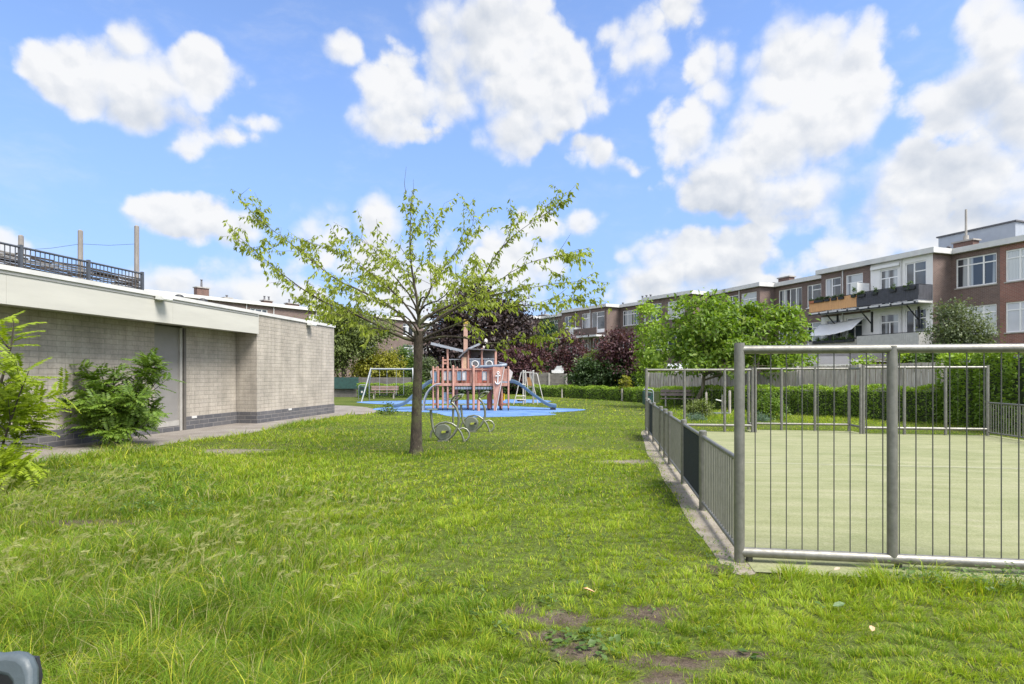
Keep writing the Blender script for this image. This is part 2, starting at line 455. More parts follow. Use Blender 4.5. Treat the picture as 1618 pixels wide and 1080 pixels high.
def brick_mat(name, c1, c2, mortar, bw, bh, mort=.012, bump=.5, stain=.35, rough=.85, streak=0.0):
    m, nt, p = node_mat(name)
    v = coords(nt)
    s = nt.nodes.new('ShaderNodeSeparateXYZ'); nt.links.new(v, s.inputs[0])
    a = nt.nodes.new('ShaderNodeMath'); a.operation = 'ADD'; nt.links.new(s.outputs[0], a.inputs[0]); nt.links.new(s.outputs[1], a.inputs[1])
    c = nt.nodes.new('ShaderNodeCombineXYZ'); nt.links.new(a.outputs[0], c.inputs[0]); nt.links.new(s.outputs[2], c.inputs[1])
    b = nt.nodes.new('ShaderNodeTexBrick'); nt.links.new(c.outputs[0], b.inputs['Vector'])
    b.inputs['Scale'].default_value = 1; b.inputs['Brick Width'].default_value = bw; b.inputs['Row Height'].default_value = bh
    b.inputs['Mortar Size'].default_value = mort; b.inputs['Mortar Smooth'].default_value = .3; b.inputs['Bias'].default_value = 0
    b.inputs['Color1'].default_value = (*c1, 1); b.inputs['Color2'].default_value = (*c2, 1); b.inputs['Mortar'].default_value = (*mortar, 1)
    n = noise_n(nt, v, 1.3, 6, .65); n2 = noise_n(nt, v, 22, 4, .6)
    st = ramp_n(nt, n, [(.3, (1 - stain,) * 3), (.62, (1, 1, 1))])
    col = mix_n(nt, 1.0, b.outputs[0], st, 'MULTIPLY')
    col = mix_n(nt, .35, col, mix_n(nt, 1.0, col, ramp_n(nt, n2, [(.3, (.6, .6, .6)), (.7, (1.25, 1.25, 1.25))]), 'MULTIPLY'))
    if streak:
        mp = nt.nodes.new('ShaderNodeMapping'); mp.inputs['Scale'].default_value = (3.2, 3.2, .22); nt.links.new(v, mp.inputs[0])
        col = mix_n(nt, streak, col, mix_n(nt, 1.0, col, ramp_n(nt, noise_n(nt, mp.outputs[0], 1.5, 6, .7), [(.35, (.55, .55, .52)), (.6, (1.1, 1.1, 1.1))]), 'MULTIPLY'))
        mk = noise_n(nt, v, 5.5, 8, .75)
        col = mix_n(nt, ramp_n(nt, mk, [(.60, (0, 0, 0)), (.68, (.55, .55, .55))]), col, tuple(x * .45 for x in c1))
    nt.links.new(col, p.inputs['Base Color']); p.inputs['Roughness'].default_value = rough
    inv = nt.nodes.new('ShaderNodeMath'); inv.operation = 'SUBTRACT'; inv.inputs[0].default_value = 1
    nt.links.new(b.outputs['Fac'], inv.inputs[1])
    bump_n(nt, p, inv.outputs[0], bump, .012)
    return m
# ------------------------------------------------------------------ materials shared
M = {}
M['steel'] = mat('galvanised_steel', (.205, .20, .178), .5, .65, .2, 14, .05)
M['steel_dark'] = mat('thin_rod_steel', (.10, .10, .09), .5, .5)
M['white'] = mat('white_paint', (.66, .66, .65), .45, 0, .05, 3)
M['trim'] = mat('white_roof_trim', (.54, .535, .52), .5, 0, .10, 2)
M['bark'] = mat('bark', (.105, .085, .06), .95, 0, .45, 14, 1.0, (.17, .15, .10), (1, 1, .25))
M['dark_bark'] = mat('dark_bark', (.05, .04, .03), .95, 0, .3, 10)
M['concrete'] = mat('concrete', (.34, .32, .29), .9, 0, .2, 3, .3)
M['roof_felt'] = mat('roof_felt', (.04, .04, .043), .9, 0, .25, 3)
M['black'] = mat('black_plastic', (.015, .016, .018), .5)
M['wood_grey'] = mat('weathered_wood', (.34, .30, .255), .85, 0, .35, 5, .3, (.50, .46, .41), (3, 3, .4))
M['wood_pole'] = mat('grey_pole_wood', (.23, .21, .19), .9, 0, .3, 8, .3, None, (2, 2, .2))

def sheet(name, poly, z, m, smooth=True, kind='structure'):
    """a flat sheet with an irregular outline, poly = world (x, y)"""
    P = [Vector((p[0], p[1])) for p in poly]
    if smooth:
        for _ in range(2):
            q = []
            for i in range(len(P)):
                a, b = P[i], P[(i + 1) % len(P)]
                q += [a * .75 + b * .25, a * .25 + b * .75]
            P = q
    mb = MB(); mb.add([(p.x, p.y, z) for p in P], [tuple(range(len(P)))])
    o = mb.build(name, m, smooth=0)
    if o.data.polygons[0].normal.z < 0: o.data.flip_normals()
    o['kind'] = kind
    return o
def inside(px, py, poly):
    """vectorised point in polygon"""
    r = np.zeros(len(px), bool); n = len(poly)
    for i in range(n):
        x1, y1 = poly[i][0], poly[i][1]; x2, y2 = poly[(i + 1) % n][0], poly[(i + 1) % n][1]
        c = ((y1 > py) != (y2 > py)) & (px < (x2 - x1) * (py - y1) / ((y2 - y1) + 1e-12) + x1)
        r ^= c
    return r

# ------------------------------------------------------------------ ground
def ground_mat():
    m, nt, p = node_mat('lawn_soil')
    v = coords(nt)
    a = ramp_n(nt, noise_n(nt, v, .5, 5, .6), [(.32, (.060, .085, .018)), (.55, (.092, .118, .026)), (.72, (.12, .125, .045))])
    b = ramp_n(nt, noise_n(nt, v, 14, 5, .65), [(.3, (.5, .5, .5)), (.7, (1.25, 1.25, 1.2))])
    nt.links.new(mix_n(nt, 1.0, a, b, 'MULTIPLY'), p.inputs['Base Color'])
    p.inputs['Roughness'].default_value = 1; p.inputs['Specular IOR Level'].default_value = .1
    bump_n(nt, p, noise_n(nt, v, 25, 4), .8, .05)
    return m
mb = MB(); mb.add([(-420, -120, 0), (420, -120, 0), (420, 620, 0), (-420, 620, 0)], [(0, 1, 2, 3)])
mb.build('ground', ground_mat(), smooth=0)['kind'] = 'structure'

def soil_mat(name, c1, c2, c3, s=3.0, moss=False):
    m, nt, p = node_mat(name)
    v = coords(nt)
    a = ramp_n(nt, noise_n(nt, v, s, 6, .65), [(.3, c1), (.5, c2), (.72, c3)])
    if moss: a = mix_n(nt, ramp_n(nt, noise_n(nt, v, 7, 6, .7), [(.44, (0, 0, 0)), (.56, (.9, .9, .9))]), a, (.075, .095, .022))
    b = ramp_n(nt, noise_n(nt, v, 60, 4, .7), [(.3, (.65, .65, .65)), (.7, (1.2, 1.2, 1.2))])
    nt.links.new(mix_n(nt, 1.0, a, b, 'MULTIPLY'), p.inputs['Base Color'])
    p.inputs['Roughness'].default_value = .95
    bump_n(nt, p, noise_n(nt, v, 40, 5, .7), .6, .02)
    return m
M['sand'] = soil_mat('sandy_soil', (.165, .138, .10), (.24, .21, .165), (.30, .27, .22))
M['soil'] = soil_mat('bare_soil', (.055, .042, .03), (.10, .08, .06), (.15, .125, .10), 6, True)
M['paving'] = soil_mat('old_paving', (.14, .12, .10), (.20, .178, .155), (.26, .24, .215), 1.2)

PATH = [(-12.5, 2.0), (-10.75, 2.0), (-10.45, 8.0), (-10.2, 11.3), (-10.35, 13.2), (-9.9, 15.2), (-10.1, 17.0), (-10.6, 19.0), (-10.4, 21.5), (-10.7, 24.0)]
PATH += [tuple(gp(a, b).xy) for a, b in ((535, 654), (565, 655), (596, 652), (592, 645), (560, 641), (524, 640))] + [(-15, 30), (-15, 24.2), (-12.4, 24.2)]
sheet('path', PATH, .006, M['paving'])
PX1, PX2, PYA, PYB = 1.16, 10.16, 5.5, 17.9        # the ball court
STRIP = [(.98, 5.3), (1.06, 5.12), (1.24, 5.16), (1.32, 5.6), (1.30, 12), (1.30, 18.1), (.98, 18.1), (.92, 15), (.84, 13), (.84, 12.3), (.92, 11), (.87, 9.6), (.93, 8.3), (.90, 7), (.97, 6)]
sheet('sand_strip', STRIP, .005, M['sand'])
def turf_mat():
    m, nt, p = node_mat('sanded_turf')
    v = coords(nt)
    mp = nt.nodes.new('ShaderNodeMapping'); mp.inputs['Scale'].default_value = (.35, 1.6, 1); nt.links.new(v, mp.inputs[0])
    a = ramp_n(nt, noise_n(nt, mp.outputs[0], 2.2, 6, .6), [(.28, (.180, .190, .098)), (.5, (.225, .232, .132)), (.72, (.275, .268, .175))])
    b = ramp_n(nt, noise_n(nt, v, 55, 5, .75), [(.3, (.66, .69, .62)), (.7, (1.2, 1.2, 1.18))])
    a = mix_n(nt, ramp_n(nt, noise_n(nt, v, .55, 7, .68), [(.50, (0, 0, 0)), (.66, (.5, .5, .5))]), a, (.135, .160, .070))
    a = mix_n(nt, ramp_n(nt, noise_n(nt, v, 1.7, 8, .72), [(.58, (0, 0, 0)), (.70, (.55, .55, .55))]), a, (.285, .265, .195))
    nt.links.new(mix_n(nt, 1.0, a, b, 'MULTIPLY'), p.inputs['Base Color'])
    p.inputs['Roughness'].default_value = .95; p.inputs['Specular IOR Level'].default_value = .15
    bump_n(nt, p, noise_n(nt, v, 220, 2), .4, .01)
    return m
COURT = [(1.22, 5.22), (10.4, 5.22), (10.4, 18.05), (7.1, 18.05), (7.1, 18.75), (4.1, 18.75), (4.1, 18.05), (1.22, 18.05)]
sheet('court_surface', COURT, .010, turf_mat(), smooth=False)
mb = MB(); mb.add([(1.3, 11.66, .014), (10.1, 11.66, .014), (10.1, 11.72, .014), (1.3, 11.72, .014)], [(0, 1, 2, 3)])
mb.build('court_line', mat('faded_white_line', (.28, .285, .19), .9), smooth=0)['kind'] = 'structure'
BLUE1 = [tuple(gp(a, b).xy) for a, b in ((584, 647), (600, 643.5), (640, 642.5), (680, 641), (720, 640), (760, 640), (800, 641), (840, 643), (870, 644.5), (905, 645.5), (932, 647), (905, 650), (862, 652), (886, 655), (852, 656.5), (800, 658.5), (740, 659.5), (705, 657.5), (690, 652), (650, 650), (612, 650))]
BLUE2 = [tuple(gp(a, b).xy) for a, b in ((556, 635.5), (578, 633.8), (640, 633), (680, 632), (740, 632), (800, 631), (850, 631), (878, 634), (850, 636.5), (807, 637), (760, 637.5), (700, 637.8), (640, 638.3), (600, 638.8))]
M['blue_rubber'] = mat('blue_rubber', (.050, .145, .37), .85, 0, .2, 1.1, .2, (.12, .22, .40))
sheet('safety_surface', BLUE1, .008, M['blue_rubber'])
sheet('safety_surface', BLUE2, .012, M['blue_rubber'])
def worn_mat(name, c1, c2, c3):
    m, nt, p = node_mat(name); v = coords(nt)
    soil = ramp_n(nt, noise_n(nt, v, 6, 6, .65), [(.3, c1), (.5, c2), (.72, c3)])
    soil = mix_n(nt, 1.0, soil, ramp_n(nt, noise_n(nt, v, 60, 4, .7), [(.3, (.6, .6, .6)), (.7, (1.25, 1.25, 1.25))]), 'MULTIPLY')
    lawn = ramp_n(nt, noise_n(nt, v, .5, 5, .6), [(.32, (.060, .085, .018)), (.55, (.092, .118, .026)), (.72, (.12, .125, .045))])
    at_ = nt.nodes.new('ShaderNodeAttribute'); at_.attribute_name = 'tint'
    k = nt.nodes.new('ShaderNodeMath'); k.operation = 'MULTIPLY_ADD'; nt.links.new(noise_n(nt, v, 16, 5, .7), k.inputs[0]); k.inputs[1].default_value = 1.1; k.inputs[2].default_value = -.55
    k2 = nt.nodes.new('ShaderNodeMath'); k2.operation = 'ADD'; k2.use_clamp = True; nt.links.new(at_.outputs['Fac'], k2.inputs[0]); nt.links.new(k.outputs[0], k2.inputs[1])
    k3 = nt.nodes.new('ShaderNodeMath'); k3.operation = 'MINIMUM'; nt.links.new(k2.outputs[0], k3.inputs[0])
    k4 = nt.nodes.new('ShaderNodeMath'); k4.operation = 'MULTIPLY'; nt.links.new(at_.outputs['Fac'], k4.inputs[0]); k4.inputs[1].default_value = 2.5; nt.links.new(k4.outputs[0], k3.inputs[1])
    nt.links.new(mix_n(nt, k3.outputs[0], lawn, soil), p.inputs['Base Color']); p.inputs['Roughness'].default_value = 1; p.inputs['Specular IOR Level'].default_value = .1
    bump_n(nt, p, noise_n(nt, v, 40, 5, .7), .9, .03); return m
M['worn_soil'] = worn_mat('worn_soil', (.060, .044, .032), (.110, .085, .064), (.165, .135, .105))
M['worn_sand'] = worn_mat('worn_sand', (.16, .135, .10), (.23, .20, .155), (.29, .26, .21))
PATCHES = []          # centre, half axes along / across the view, seed
def patch_r(seed, a):
    g = random.Random(seed); r = 1.0
    for k in range(1, 9): r += g.uniform(.3, 1) * .22 / k ** .6 * math.sin(k * a + g.uniform(0, 6.28))
    return r
for i, (px, py, rx, ry) in enumerate(((1000, 730, .55, .30), (820, 970, .15, .15), (884, 980, .26, .15), (866, 1008, .20, .12), (1030, 970, .22, .20), (1058, 1046, .30, .12), (1050, 1072, .18, .10),
           (1150, 1034, .26, .06), (1128, 900, .10, .14), (362, 713, .9, .40), (95, 828, .8, .20), (915, 1030, .18, .12)  )):
    c = gp(px, py); PATCHES.append((c.x, c.y, rx, ry, 40 + i))
    # a thin patch of earth whose rim fades into the soil under the grass
    V, C, T = [(c.x, c.y, .0022 + .0006 * i)], [(1, 1, 1, 1)], []
    g = random.Random(i)
    for q, f in ((.35, 1), (.62, .92), (.85, .62), (1.05, .3), (1.3, 0)):
        for k in range(60):
            a = 2 * math.pi * k / 60; r = q * patch_r(40 + i, a); w = c + c2w(math.cos(a) * rx * r, math.sin(a) * ry * r)
            e = max(0, min(1, f + g.uniform(-.12, .12))) if 0 < f < 1 else f
            V.append((w.x, w.y, .0022 + .0006 * i)); C.append((e, e, e, 1))
    for k in range(60): T.append((0, 1 + k, 1 + (k + 1) % 60))
    for q in range(4):
        for k in range(60):
            p0, p1 = 1 + q * 60 + k, 1 + q * 60 + (k + 1) % 60; T += [(p0, p0 + 60, p1 + 60), (p0, p1 + 60, p1)]
    mesh_np('bare_soil', np.array(V), np.array(T), M['worn_sand'] if i in (0, 9) else M['worn_soil'], None, np.array(C))['kind'] = 'structure'
def patch_dist(x, y):
    e = np.full(len(x), 9.0)
    for (cx, cy, rx, ry, sd) in PATCHES:
        dx, dy = x - cx, y - cy; u = (dx * CY + dy * SY) / rx; v = (-dx * SY + dy * CY) / ry
        near = (np.abs(u) < 3) & (np.abs(v) < 3)
        if near.any():
            q = np.hypot(u[near], v[near]) / np.array([patch_r(sd, a) for a in np.arctan2(v[near], u[near])]) if near.sum() < 40000 else np.hypot(u[near], v[near])
            e[near] = np.minimum(e[near], q)
    return e

# ------------------------------------------------------------------ the low brick building
M['pale_brick'] = brick_mat('pale_block_wall', (.42, .375, .32), (.37, .335, .285), (.295, .27, .23), .44, .128, .010, .45, .30, streak=.35)
M['dark_brick'] = brick_mat('dark_plinth', (.085, .085, .095), (.12, .115, .12), (.20, .19, .18), .44, .135, .012, .5, .25)
M['fascia'] = mat('fascia_panel', (.45, .44, .395), .55, 0, .07, 1.2, 0, None, (1, .4, 3))
M['door_trim'] = mat('door_trim', (.34, .325, .30), .6)
M['door_grey'] = mat('grey_door', (.215, .205, .195), .55, 0, .07, 2)
def brick_building():
    r = thing('brick_building', 'single-storey building of pale grey blocks with a deep white fascia and dark plinth', 'building', (-11.7, 18.6, 0))
    ztop, zs = 3.70, 3.04
    w = MB(r)
    dy0, dy1 = 14.86, 15.98
    w.box(-20, -12.45, -6, dy0, .4, zs + .3)                # wall under the overhang, either side of the door
    w.box(-20, -12.45, dy1, 18.55, .4, zs + .3)
    w.box(-20, -12.62, dy0, dy1, 0, zs + .3)
    w.box(-20, -11.7, 18.6, 24.4, .4, ztop)                # projecting block
    w.build('wall', M['pale_brick'], r)
    q = MB(r)
    q.box(-20, -12.435, -6, dy0 - .002, 0, .4)
    q.box(-20, -12.435, dy1 + .10, 18.585, 0, .4)
    q.box(-20, -11.685, 18.588, 24.412, 0, .4)
    q.build('plinth', M['dark_brick'], r)
    f = MB(r)
    for a, b in ((-6, 5.2), (5.204, 10.0), (10.004, 14.55), (14.554, 18.6)):
        f.box(-11.72, -11.63, a, b, zs, ztop)
    f.build('fascia', M['fascia'], r)
    s = MB(r); s.box(-12.6, -11.72, -6, 18.59, zs + .06, zs + .12); s.build('soffit', M['trim'], r)
    rf = MB(r); rf.box(-20.1, -11.75, -6, 18.6, ztop - .12, ztop + .02); rf.box(-20.1, -11.74, 18.6, 24.38, ztop + .001, ztop + .05)
    rf.build('roof', M['roof_felt'], r)
    t = MB(r)
    t.box(-11.78, -11.595, -6, 18.56, ztop + .004, ztop + .10)
    t.box(-11.80, -11.655, 18.58, 24.45, ztop + .004, ztop + .11)
    t.box(-12.5, -11.80, 18.56, 18.66, ztop + .022, ztop + .11)
    t.box(-20, -11.80, 24.36, 24.45, ztop + .052, ztop + .11)
    t.build('roof_edge', M['trim'], r)
    g = MB(r); g.box(-11.68, -11.615, -6, 18.565, ztop - .07, ztop - .045); g.build('drip_strip', mat('dark_strip', (.25, .25, .24), .6), r)
    d = MB(r); d.box(-12.60, -12.50, dy0 + .01, dy1 - .12, .32, zs); dd = d.build('door', M['door_grey'], r)
    fr = MB(r); fr.box(-12.60, -12.44, dy1 - .115, dy1 - .02, .0, zs); fr.box(-12.60, -12.47, dy0 - .001, dy1 - .12, .16, .315); fr.build('door_frame', M['door_trim'], dd)
    fr = MB(r); fr.box(-12.55, -12.40, dy1, dy1 + .095, .0, zs); fr.build('pipe_cover', mat('dark_pipe_cover', (.10, .09, .08), .7), r)
    fr = MB(r); fr.box(-12.60, -12.455, dy0, dy1 - .12, 0, .155); fr.build('step', M['dark_brick'], r)
    # floodlights
    for (x, y, z) in ((-11.63, at(277, 15.6).y, 3.66), (-11.7, at(502, 23.6).y, 3.66)):
        l = MB(r)
        l.box(x + .0, x + .05, y - .06, y + .06, z - .06, z + .04)
        l.prism([(0, -.04), (.24, -.07), (.26, -.02), (.22, .06), (.02, .08)], .34, lambda a, b, c: (x + .03 + a, y - .17 + c, z + b))
        l.build('floodlight', mat('lamp_housing', (.62, .62, .58), .4), r, bevel=.01)
    for px, py in ((283, 467), (320, 473)):
        v = MB(r); c = at(px, 19.0); z = EYE + (PY0 - py) / F * 19.0
        v.cyl(c.x, c.y, ztop, z - .05, .09, 12); v.ball((c.x, c.y, z - .06), .15, 12, 8, .7)
        v.build('roof_vent', M['black'], r)
    for y in (16.35, 20.6):
        v = MB(r); x = -12.433 if y < 18 else -11.683
        v.box(x, x + .012, y, y + .22, .33, .40); v.build('air_brick', M['trim'], r)
    return r
brick_building()

def roof_railing():
    xr = -15.0
    ye = at(225, 19.5).y
    r = thing('roof_railing', 'blue-grey steel railing along the flat roof of the pale block building', 'railing', (xr, ye, 3.72))
    m = mat('grey_blue_steel', (.095, .105, .12), .5, .4)
    zt, zb = 4.96, 3.95
    mb = MB(r); mb.tube([(xr, -2, zt), (xr, ye, zt)], .030, 8); mb.build('top_rail', m, r)
    mb = MB(r); mb.tube([(xr, -2, zb), (xr, ye, zb)], .02, 8); mb.build('bottom_rail', m, r)
    y = ye; i = 0
    while y > -2:
        p = MB(r); p.box(xr - .04, xr + .04, y - .04, y + .04, 3.72, zt + .06); p.build('post', m, r)
        b = MB(r)
        for k in range(1, 15):
            yy = y - k * 2.05 / 15
            b.box(xr - .009, xr + .009, yy - .009, yy + .009, zb, zt - .01)
        b.build('bar_panel', m, r)
        y -= 2.05
roof_railing()
def wattle():
    xr = -15.55; y1 = at(218, 20.2).y
    r = thing('brushwood_screen', 'layered brown brushwood screen behind the roof railing', 'screen', (xr, y1, 3.72))
    g = random.Random(3)
    dark, pale = MB(r), MB(r)
    m1 = mat('brown_brushwood', (.05, .04, .032), .9, 0, .5, 12); m2 = mat('bleached_brushwood', (.20, .19, .175), .9, 0, .3, 8)
    for k in range(20):
        z = 3.78 + k * .058
        y = -2.0
        while y < y1:
            l = g.uniform(.5, 1.4); e = min(y + l, y1 + g.uniform(-.1, .1))
            (dark if g.random() < .68 else pale).beam((xr + g.uniform(-.04, .05), y, z + g.uniform(-.02, .02)), (xr + g.uniform(-.04, .05), e, z + g.uniform(-.02, .02)), .05, g.uniform(.03, .055))
            y += l + g.uniform(-.05, .03)
    dark.build('dark_layers', m1, r); pale.build('pale_layers', m2, r)
wattle()
polez = []
for px, py, dd, lb in ((33, 371, 20.0, 'short grey wooden pole behind the roof railing, its foot hidden by brushwood'), (127, 363, 20.6, 'middle one of three grey wooden poles standing behind the roof railing'), (216, 356, 21.2, 'tallest grey wooden pole on the flat roof beside the end of the railing')):
    c = at(px, dd); z = EYE + (PY0 - py) / F * dd
    mb = MB(); mb.tube([(c.x, c.y, 3.7), (c.x, c.y, z)], [.075, .07], 9)
    r = thing('wooden_pole', lb, 'pole', (c.x, c.y, 3.7), 0, 'poles on the flat roof')
    mb = MB(r); mb.tube([(c.x, c.y, 3.7), (c.x, c.y, z - .03)], [.085, .078], 9); mb.build('shaft', M['wood_pole'], r)
    mb = MB(r); mb.cyl(c.x, c.y, z - .028, z, .07, 9, .05); mb.build('pole_top', M['wood_pole'], r)
    polez.append(Vector((c.x, c.y, EYE + (PY0 - (385 if px > 100 else 395)) / F * dd)))
mb = MB(); mb.tube([polez[0] , polez[0].lerp(polez[1], .5) - Vector((0, 0, .04)), polez[1], polez[1].lerp(polez[2], .5) - Vector((0, 0, .05)), polez[2]], .006, 5)
tag(mb.build('wire', M['black']), 'thin dark wire strung between the wooden poles on the flat roof', 'wire')
# ------------------------------------------------------------------ the ball court
def end_frame(name, label, x0, x1, y, posts, z_top, r_post, r_rail, z_bot, wires, wire_r=.0046, group='goal-end frames of the ball court', feet=None):
    t = thing(name, label, 'ball court frame', (x0, y, 0), 0, group)
    def loc(mb): return mb
    for i, x in enumerate(posts):
        edge = i == 0 or (i == len(posts) - 1 and abs(x - x1) < .2)
        mb = MB(t)
        if edge: mb.cyl(x, y, 0, z_top, r_post, 18)
        else: mb.cyl(x, y, z_bot if feet is None else 0, z_top - r_rail * .7, r_post * .93, 16)
        p = mb.build('post', M['steel'], t)
        if edge:
            mb = MB(t); mb.cyl(x, y, z_top, z_top + .012, r_post * .97, 18); mb.build('post_cap', M['steel'], p)
    mb = MB(t); mb.tube([(x0, y, z_top - r_rail - .012), (x1, y, z_top - r_rail - .012)], r_rail, 16); mb.build('top_rail', M['steel'], t)
    mb = MB(t); mb.tube([(x0, y, z_bot), (x1, y, z_bot)], r_rail * 1.15, 16); mb.build('bottom_rail', M['steel'], t)
    if feet is None:
        for x in (x0 + .085, posts[1] + .06):
            mb = MB(t); mb.cyl(x, y + .03, 0, z_bot - .02, .03, 10); mb.build('foot', M['steel_dark'], t)
    first = None
    x = x0 + wires
    k = 0
    while x < x1 - .04 and k < 40:
        if all(abs(x - p) > .045 for p in posts):
            if first is None:
                mb = MB(t); mb.tube([(x, y, z_bot), (x, y, z_top - r_rail)], wire_r, 6)
                first = mb.build('rod', M['steel_dark'], t); fx = x
            else:
                c = first.copy(); COL.objects.link(c); c.location.x = x - fx
        x += wires; k += 1
    return t
def steps(a, b, n): return [a + (b - a) * i / n for i in range(n + 1)]
end_frame('goal_frame', 'tall steel tube frame with thin vertical rods, nearest the viewer', 1.16, 4.16, PYA, [1.157, 2.395, 3.63, 4.16], 1.92, .044, .037, .092, .129)
end_frame('goal_frame', 'slender steel frame at the far end in front of the bench', 1.16, 4.12, PYB, [1.16, 2.24, 3.36, 4.12], 1.84, .042, .034, .20, .264, .0028, feet=1)
end_frame('goal_frame', 'far steel frame standing before the tall clipped hedge', 7.06, 10.16, PYB, [7.06, 8.1, 9.13, 10.16], 1.90, .042, .034, .18, .264, .0028, feet=1)
def goal():
    t = thing('ball_court_goal', 'recessed steel goal of posts and thin rods between two far frames', 'goal', (5.6, PYB, 0))
    yb = 18.72; z = 1.86
    for x, y in ((4.2, PYB), (6.99, PYB), (4.2, yb), (5.13, yb), (6.06, yb), (6.99, yb)):
        mb = MB(t); mb.cyl(x, y, 0, z, .040, 14); mb.build('post', M['steel'], t)
    for zz, nm in ((z - .03, 'top_rail'), (.20, 'bottom_rail')):
        mb = MB(t); mb.tube([(4.2, PYB, zz), (4.2, yb, zz), (6.99, yb, zz), (6.99, PYB, zz)], .032, 10); mb.build(nm, M['steel'], t)
    first = None
    for i in range(11):
        x = 4.2 + (i + .5) * 2.79 / 11
        if first is None:
            mb = MB(t); mb.tube([(x, yb, .2), (x, yb, z)], .0028, 5); first = mb.build('rod', M['steel_dark'], t); fx = x
        else:
            c = first.copy(); COL.objects.link(c); c.location.x = x - fx
goal()
def low_fence(name, label, pts, kinds, m_panel):
    """pts: post positions along the fence; kinds: what fills each bay"""
    t = thing(name, label, 'fence', (pts[0][0], pts[0][1], 0))
    H = .965
    for i, (x, y) in enumerate(pts):
        if i == 0: continue
        mb = MB(t); mb.cyl(x, y, 0, H, .046, 14); p = mb.build('post', M['steel'], t)
        mb = MB(t); mb.cyl(x, y, H, H + .012, .047, 14, .03); mb.build('post_cap', M['steel'], p)
    for i in range(len(pts) - 1):
        a, b = Vector((*pts[i], 0)), Vector((*pts[i + 1], 0)); d = (b - a).normalized(); L = (b - a).length
        k = kinds[i]
        a2, b2 = a + d * .04, b - d * .04
        zt, zb = .90, .105
        if k == 'gate':
            mb = MB(t)          # short bay whose rails end in a bent hoop
            r = .10
            up = []
            for j in range(9):
                an = math.pi / 2 * j / 8
                up.append(b2 - d * (r - r * math.sin(an)) + Vector((0, 0, zt - r + r * math.cos(an))))
            dn = [Vector((p.x, p.y, zb + zt - p.z)) for p in reversed(up)]
            mb.tube([a2 + Vector((0, 0, zt))] + up + dn + [a2 + Vector((0, 0, zb))], .024, 10)
            mb.build('hoop_rail', M['steel'], t)
        else:
            for z in (zt, zb):
                mb = MB(t); mb.tube([a2 + Vector((0, 0, z)), b2 + Vector((0, 0, z))], .024, 10); mb.build('rail', M['steel'], t)
        if k == 'dark':
            mb = MB(t); n = max(2, int(L / .05))
            nn = Vector((d.y, -d.x, 0))
            for j in range(n):
                p = a2.lerp(b2, (j + .04) / n); q = a2.lerp(b2, (j + .96) / n)
                mb.beam(p + Vector((0, 0, .5)), q + Vector((0, 0, .5)), .02, .74)
            mb.build('rubber_panel', M['dark_panel'], t)
        elif k in ('bars', 'gate'):
            mb = MB(t); n = max(2, int(round(L / .105)))
            for j in range(1, n):
                p = a.lerp(b, j / n)
                mb.tube([p + Vector((0, 0, zb)), p + Vector((0, 0, zt))], .0105, 6)
            mb.build('bar_panel', m_panel, t)
    return t
M['dark_panel'] = mat('dark_green_rubber', (.008, .014, .012), .9, 0, .2, 20)
M['bar_steel'] = mat('bar_steel', (.20, .20, .17), .5, .5, .15, 9)
yy = [5.5, 7.53, 9.34, 11.3, 12.2, 13.18, 15.06, 16.6, 17.9]
low_fence('court_side_fence', 'low steel bar fence with two dark panels dividing lawn from ball court', [(PX1, y) for y in yy[:-1]] + [(PX1, 17.86)], ['bars', 'dark', 'bars', 'gate', 'gate', 'bars', 'dark', 'bars'], M['bar_steel'])
low_fence('court_side_fence', 'low steel bar fence along the hedge side of the ball court', [(PX2, 17.86), (PX2, 16.0), (PX2, 14.1), (PX2, 12.2), (PX2, 10.3), (PX2, 8.4), (PX2, 6.5)], ['bars'] * 6, M['bar_steel'])

# ------------------------------------------------------------------ wooden fence and concrete fence behind the hedges
def plank_fence(name, label, P, seed, m, plank=.115, posts=True, post_m=None, cat='fence', step=1.8):
    """P: list of (px, depth, top py)"""
    W = [at(a, b, c) for a, b, c in P]
    t = thing(name, label, cat, (W[0].x, W[0].y, 0))
    g = random.Random(seed)
    for i in range(len(W) - 1):
        a, b = W[i], W[i + 1]; ag, bg = Vector((a.x, a.y, 0)), Vector((b.x, b.y, 0))
        L = (bg - ag).length; d = (bg - ag) / L
        nn = Vector((-d.y, d.x, 0))
        n = int(L / plank); mb = MB(t)
        for j in range(n):
            f = (j + .5) / n; c = ag.lerp(bg, f); z = a.z + (b.z - a.z) * f + g.uniform(-.015, .01)
            off = nn * (.012 if j % 2 else -.012)
            mb.beam(c + off + Vector((0, 0, 0)), c + off + Vector((0, 0, z)), plank * g.uniform(.88, .97), .018, up=nn)
        mb.build('plank_panel', m, t)
        if posts:
            k = max(1, int(L / step))
            for j in range(k + 1):
                f = j / k; c = ag.lerp(bg, f) + nn * (.06 if nn.y < 0 else -.06); z = a.z + (b.z - a.z) * f + .03
                mb = MB(t); mb.box(c.x - .05, c.x + .05, c.y - .05, c.y + .05, 0, z); mb.build('post', post_m or M['concrete'], t)
    return t
plank_fence('plank_fence', 'weathered grey plank fence behind the clipped hedge and bench', [(1026, 37, 588.5), (1110, 33, 588.8), (1190, 30, 589.2), (1266, 26.6, 585)], 5, M['wood_grey'])
plank_fence('plank_fence', 'taller grey plank fence with pale posts below the balconies', [(1262, 26.8, 579), (1360, 23.6, 576), (1490, 20.8, 571)], 6, M['wood_grey'], .12)
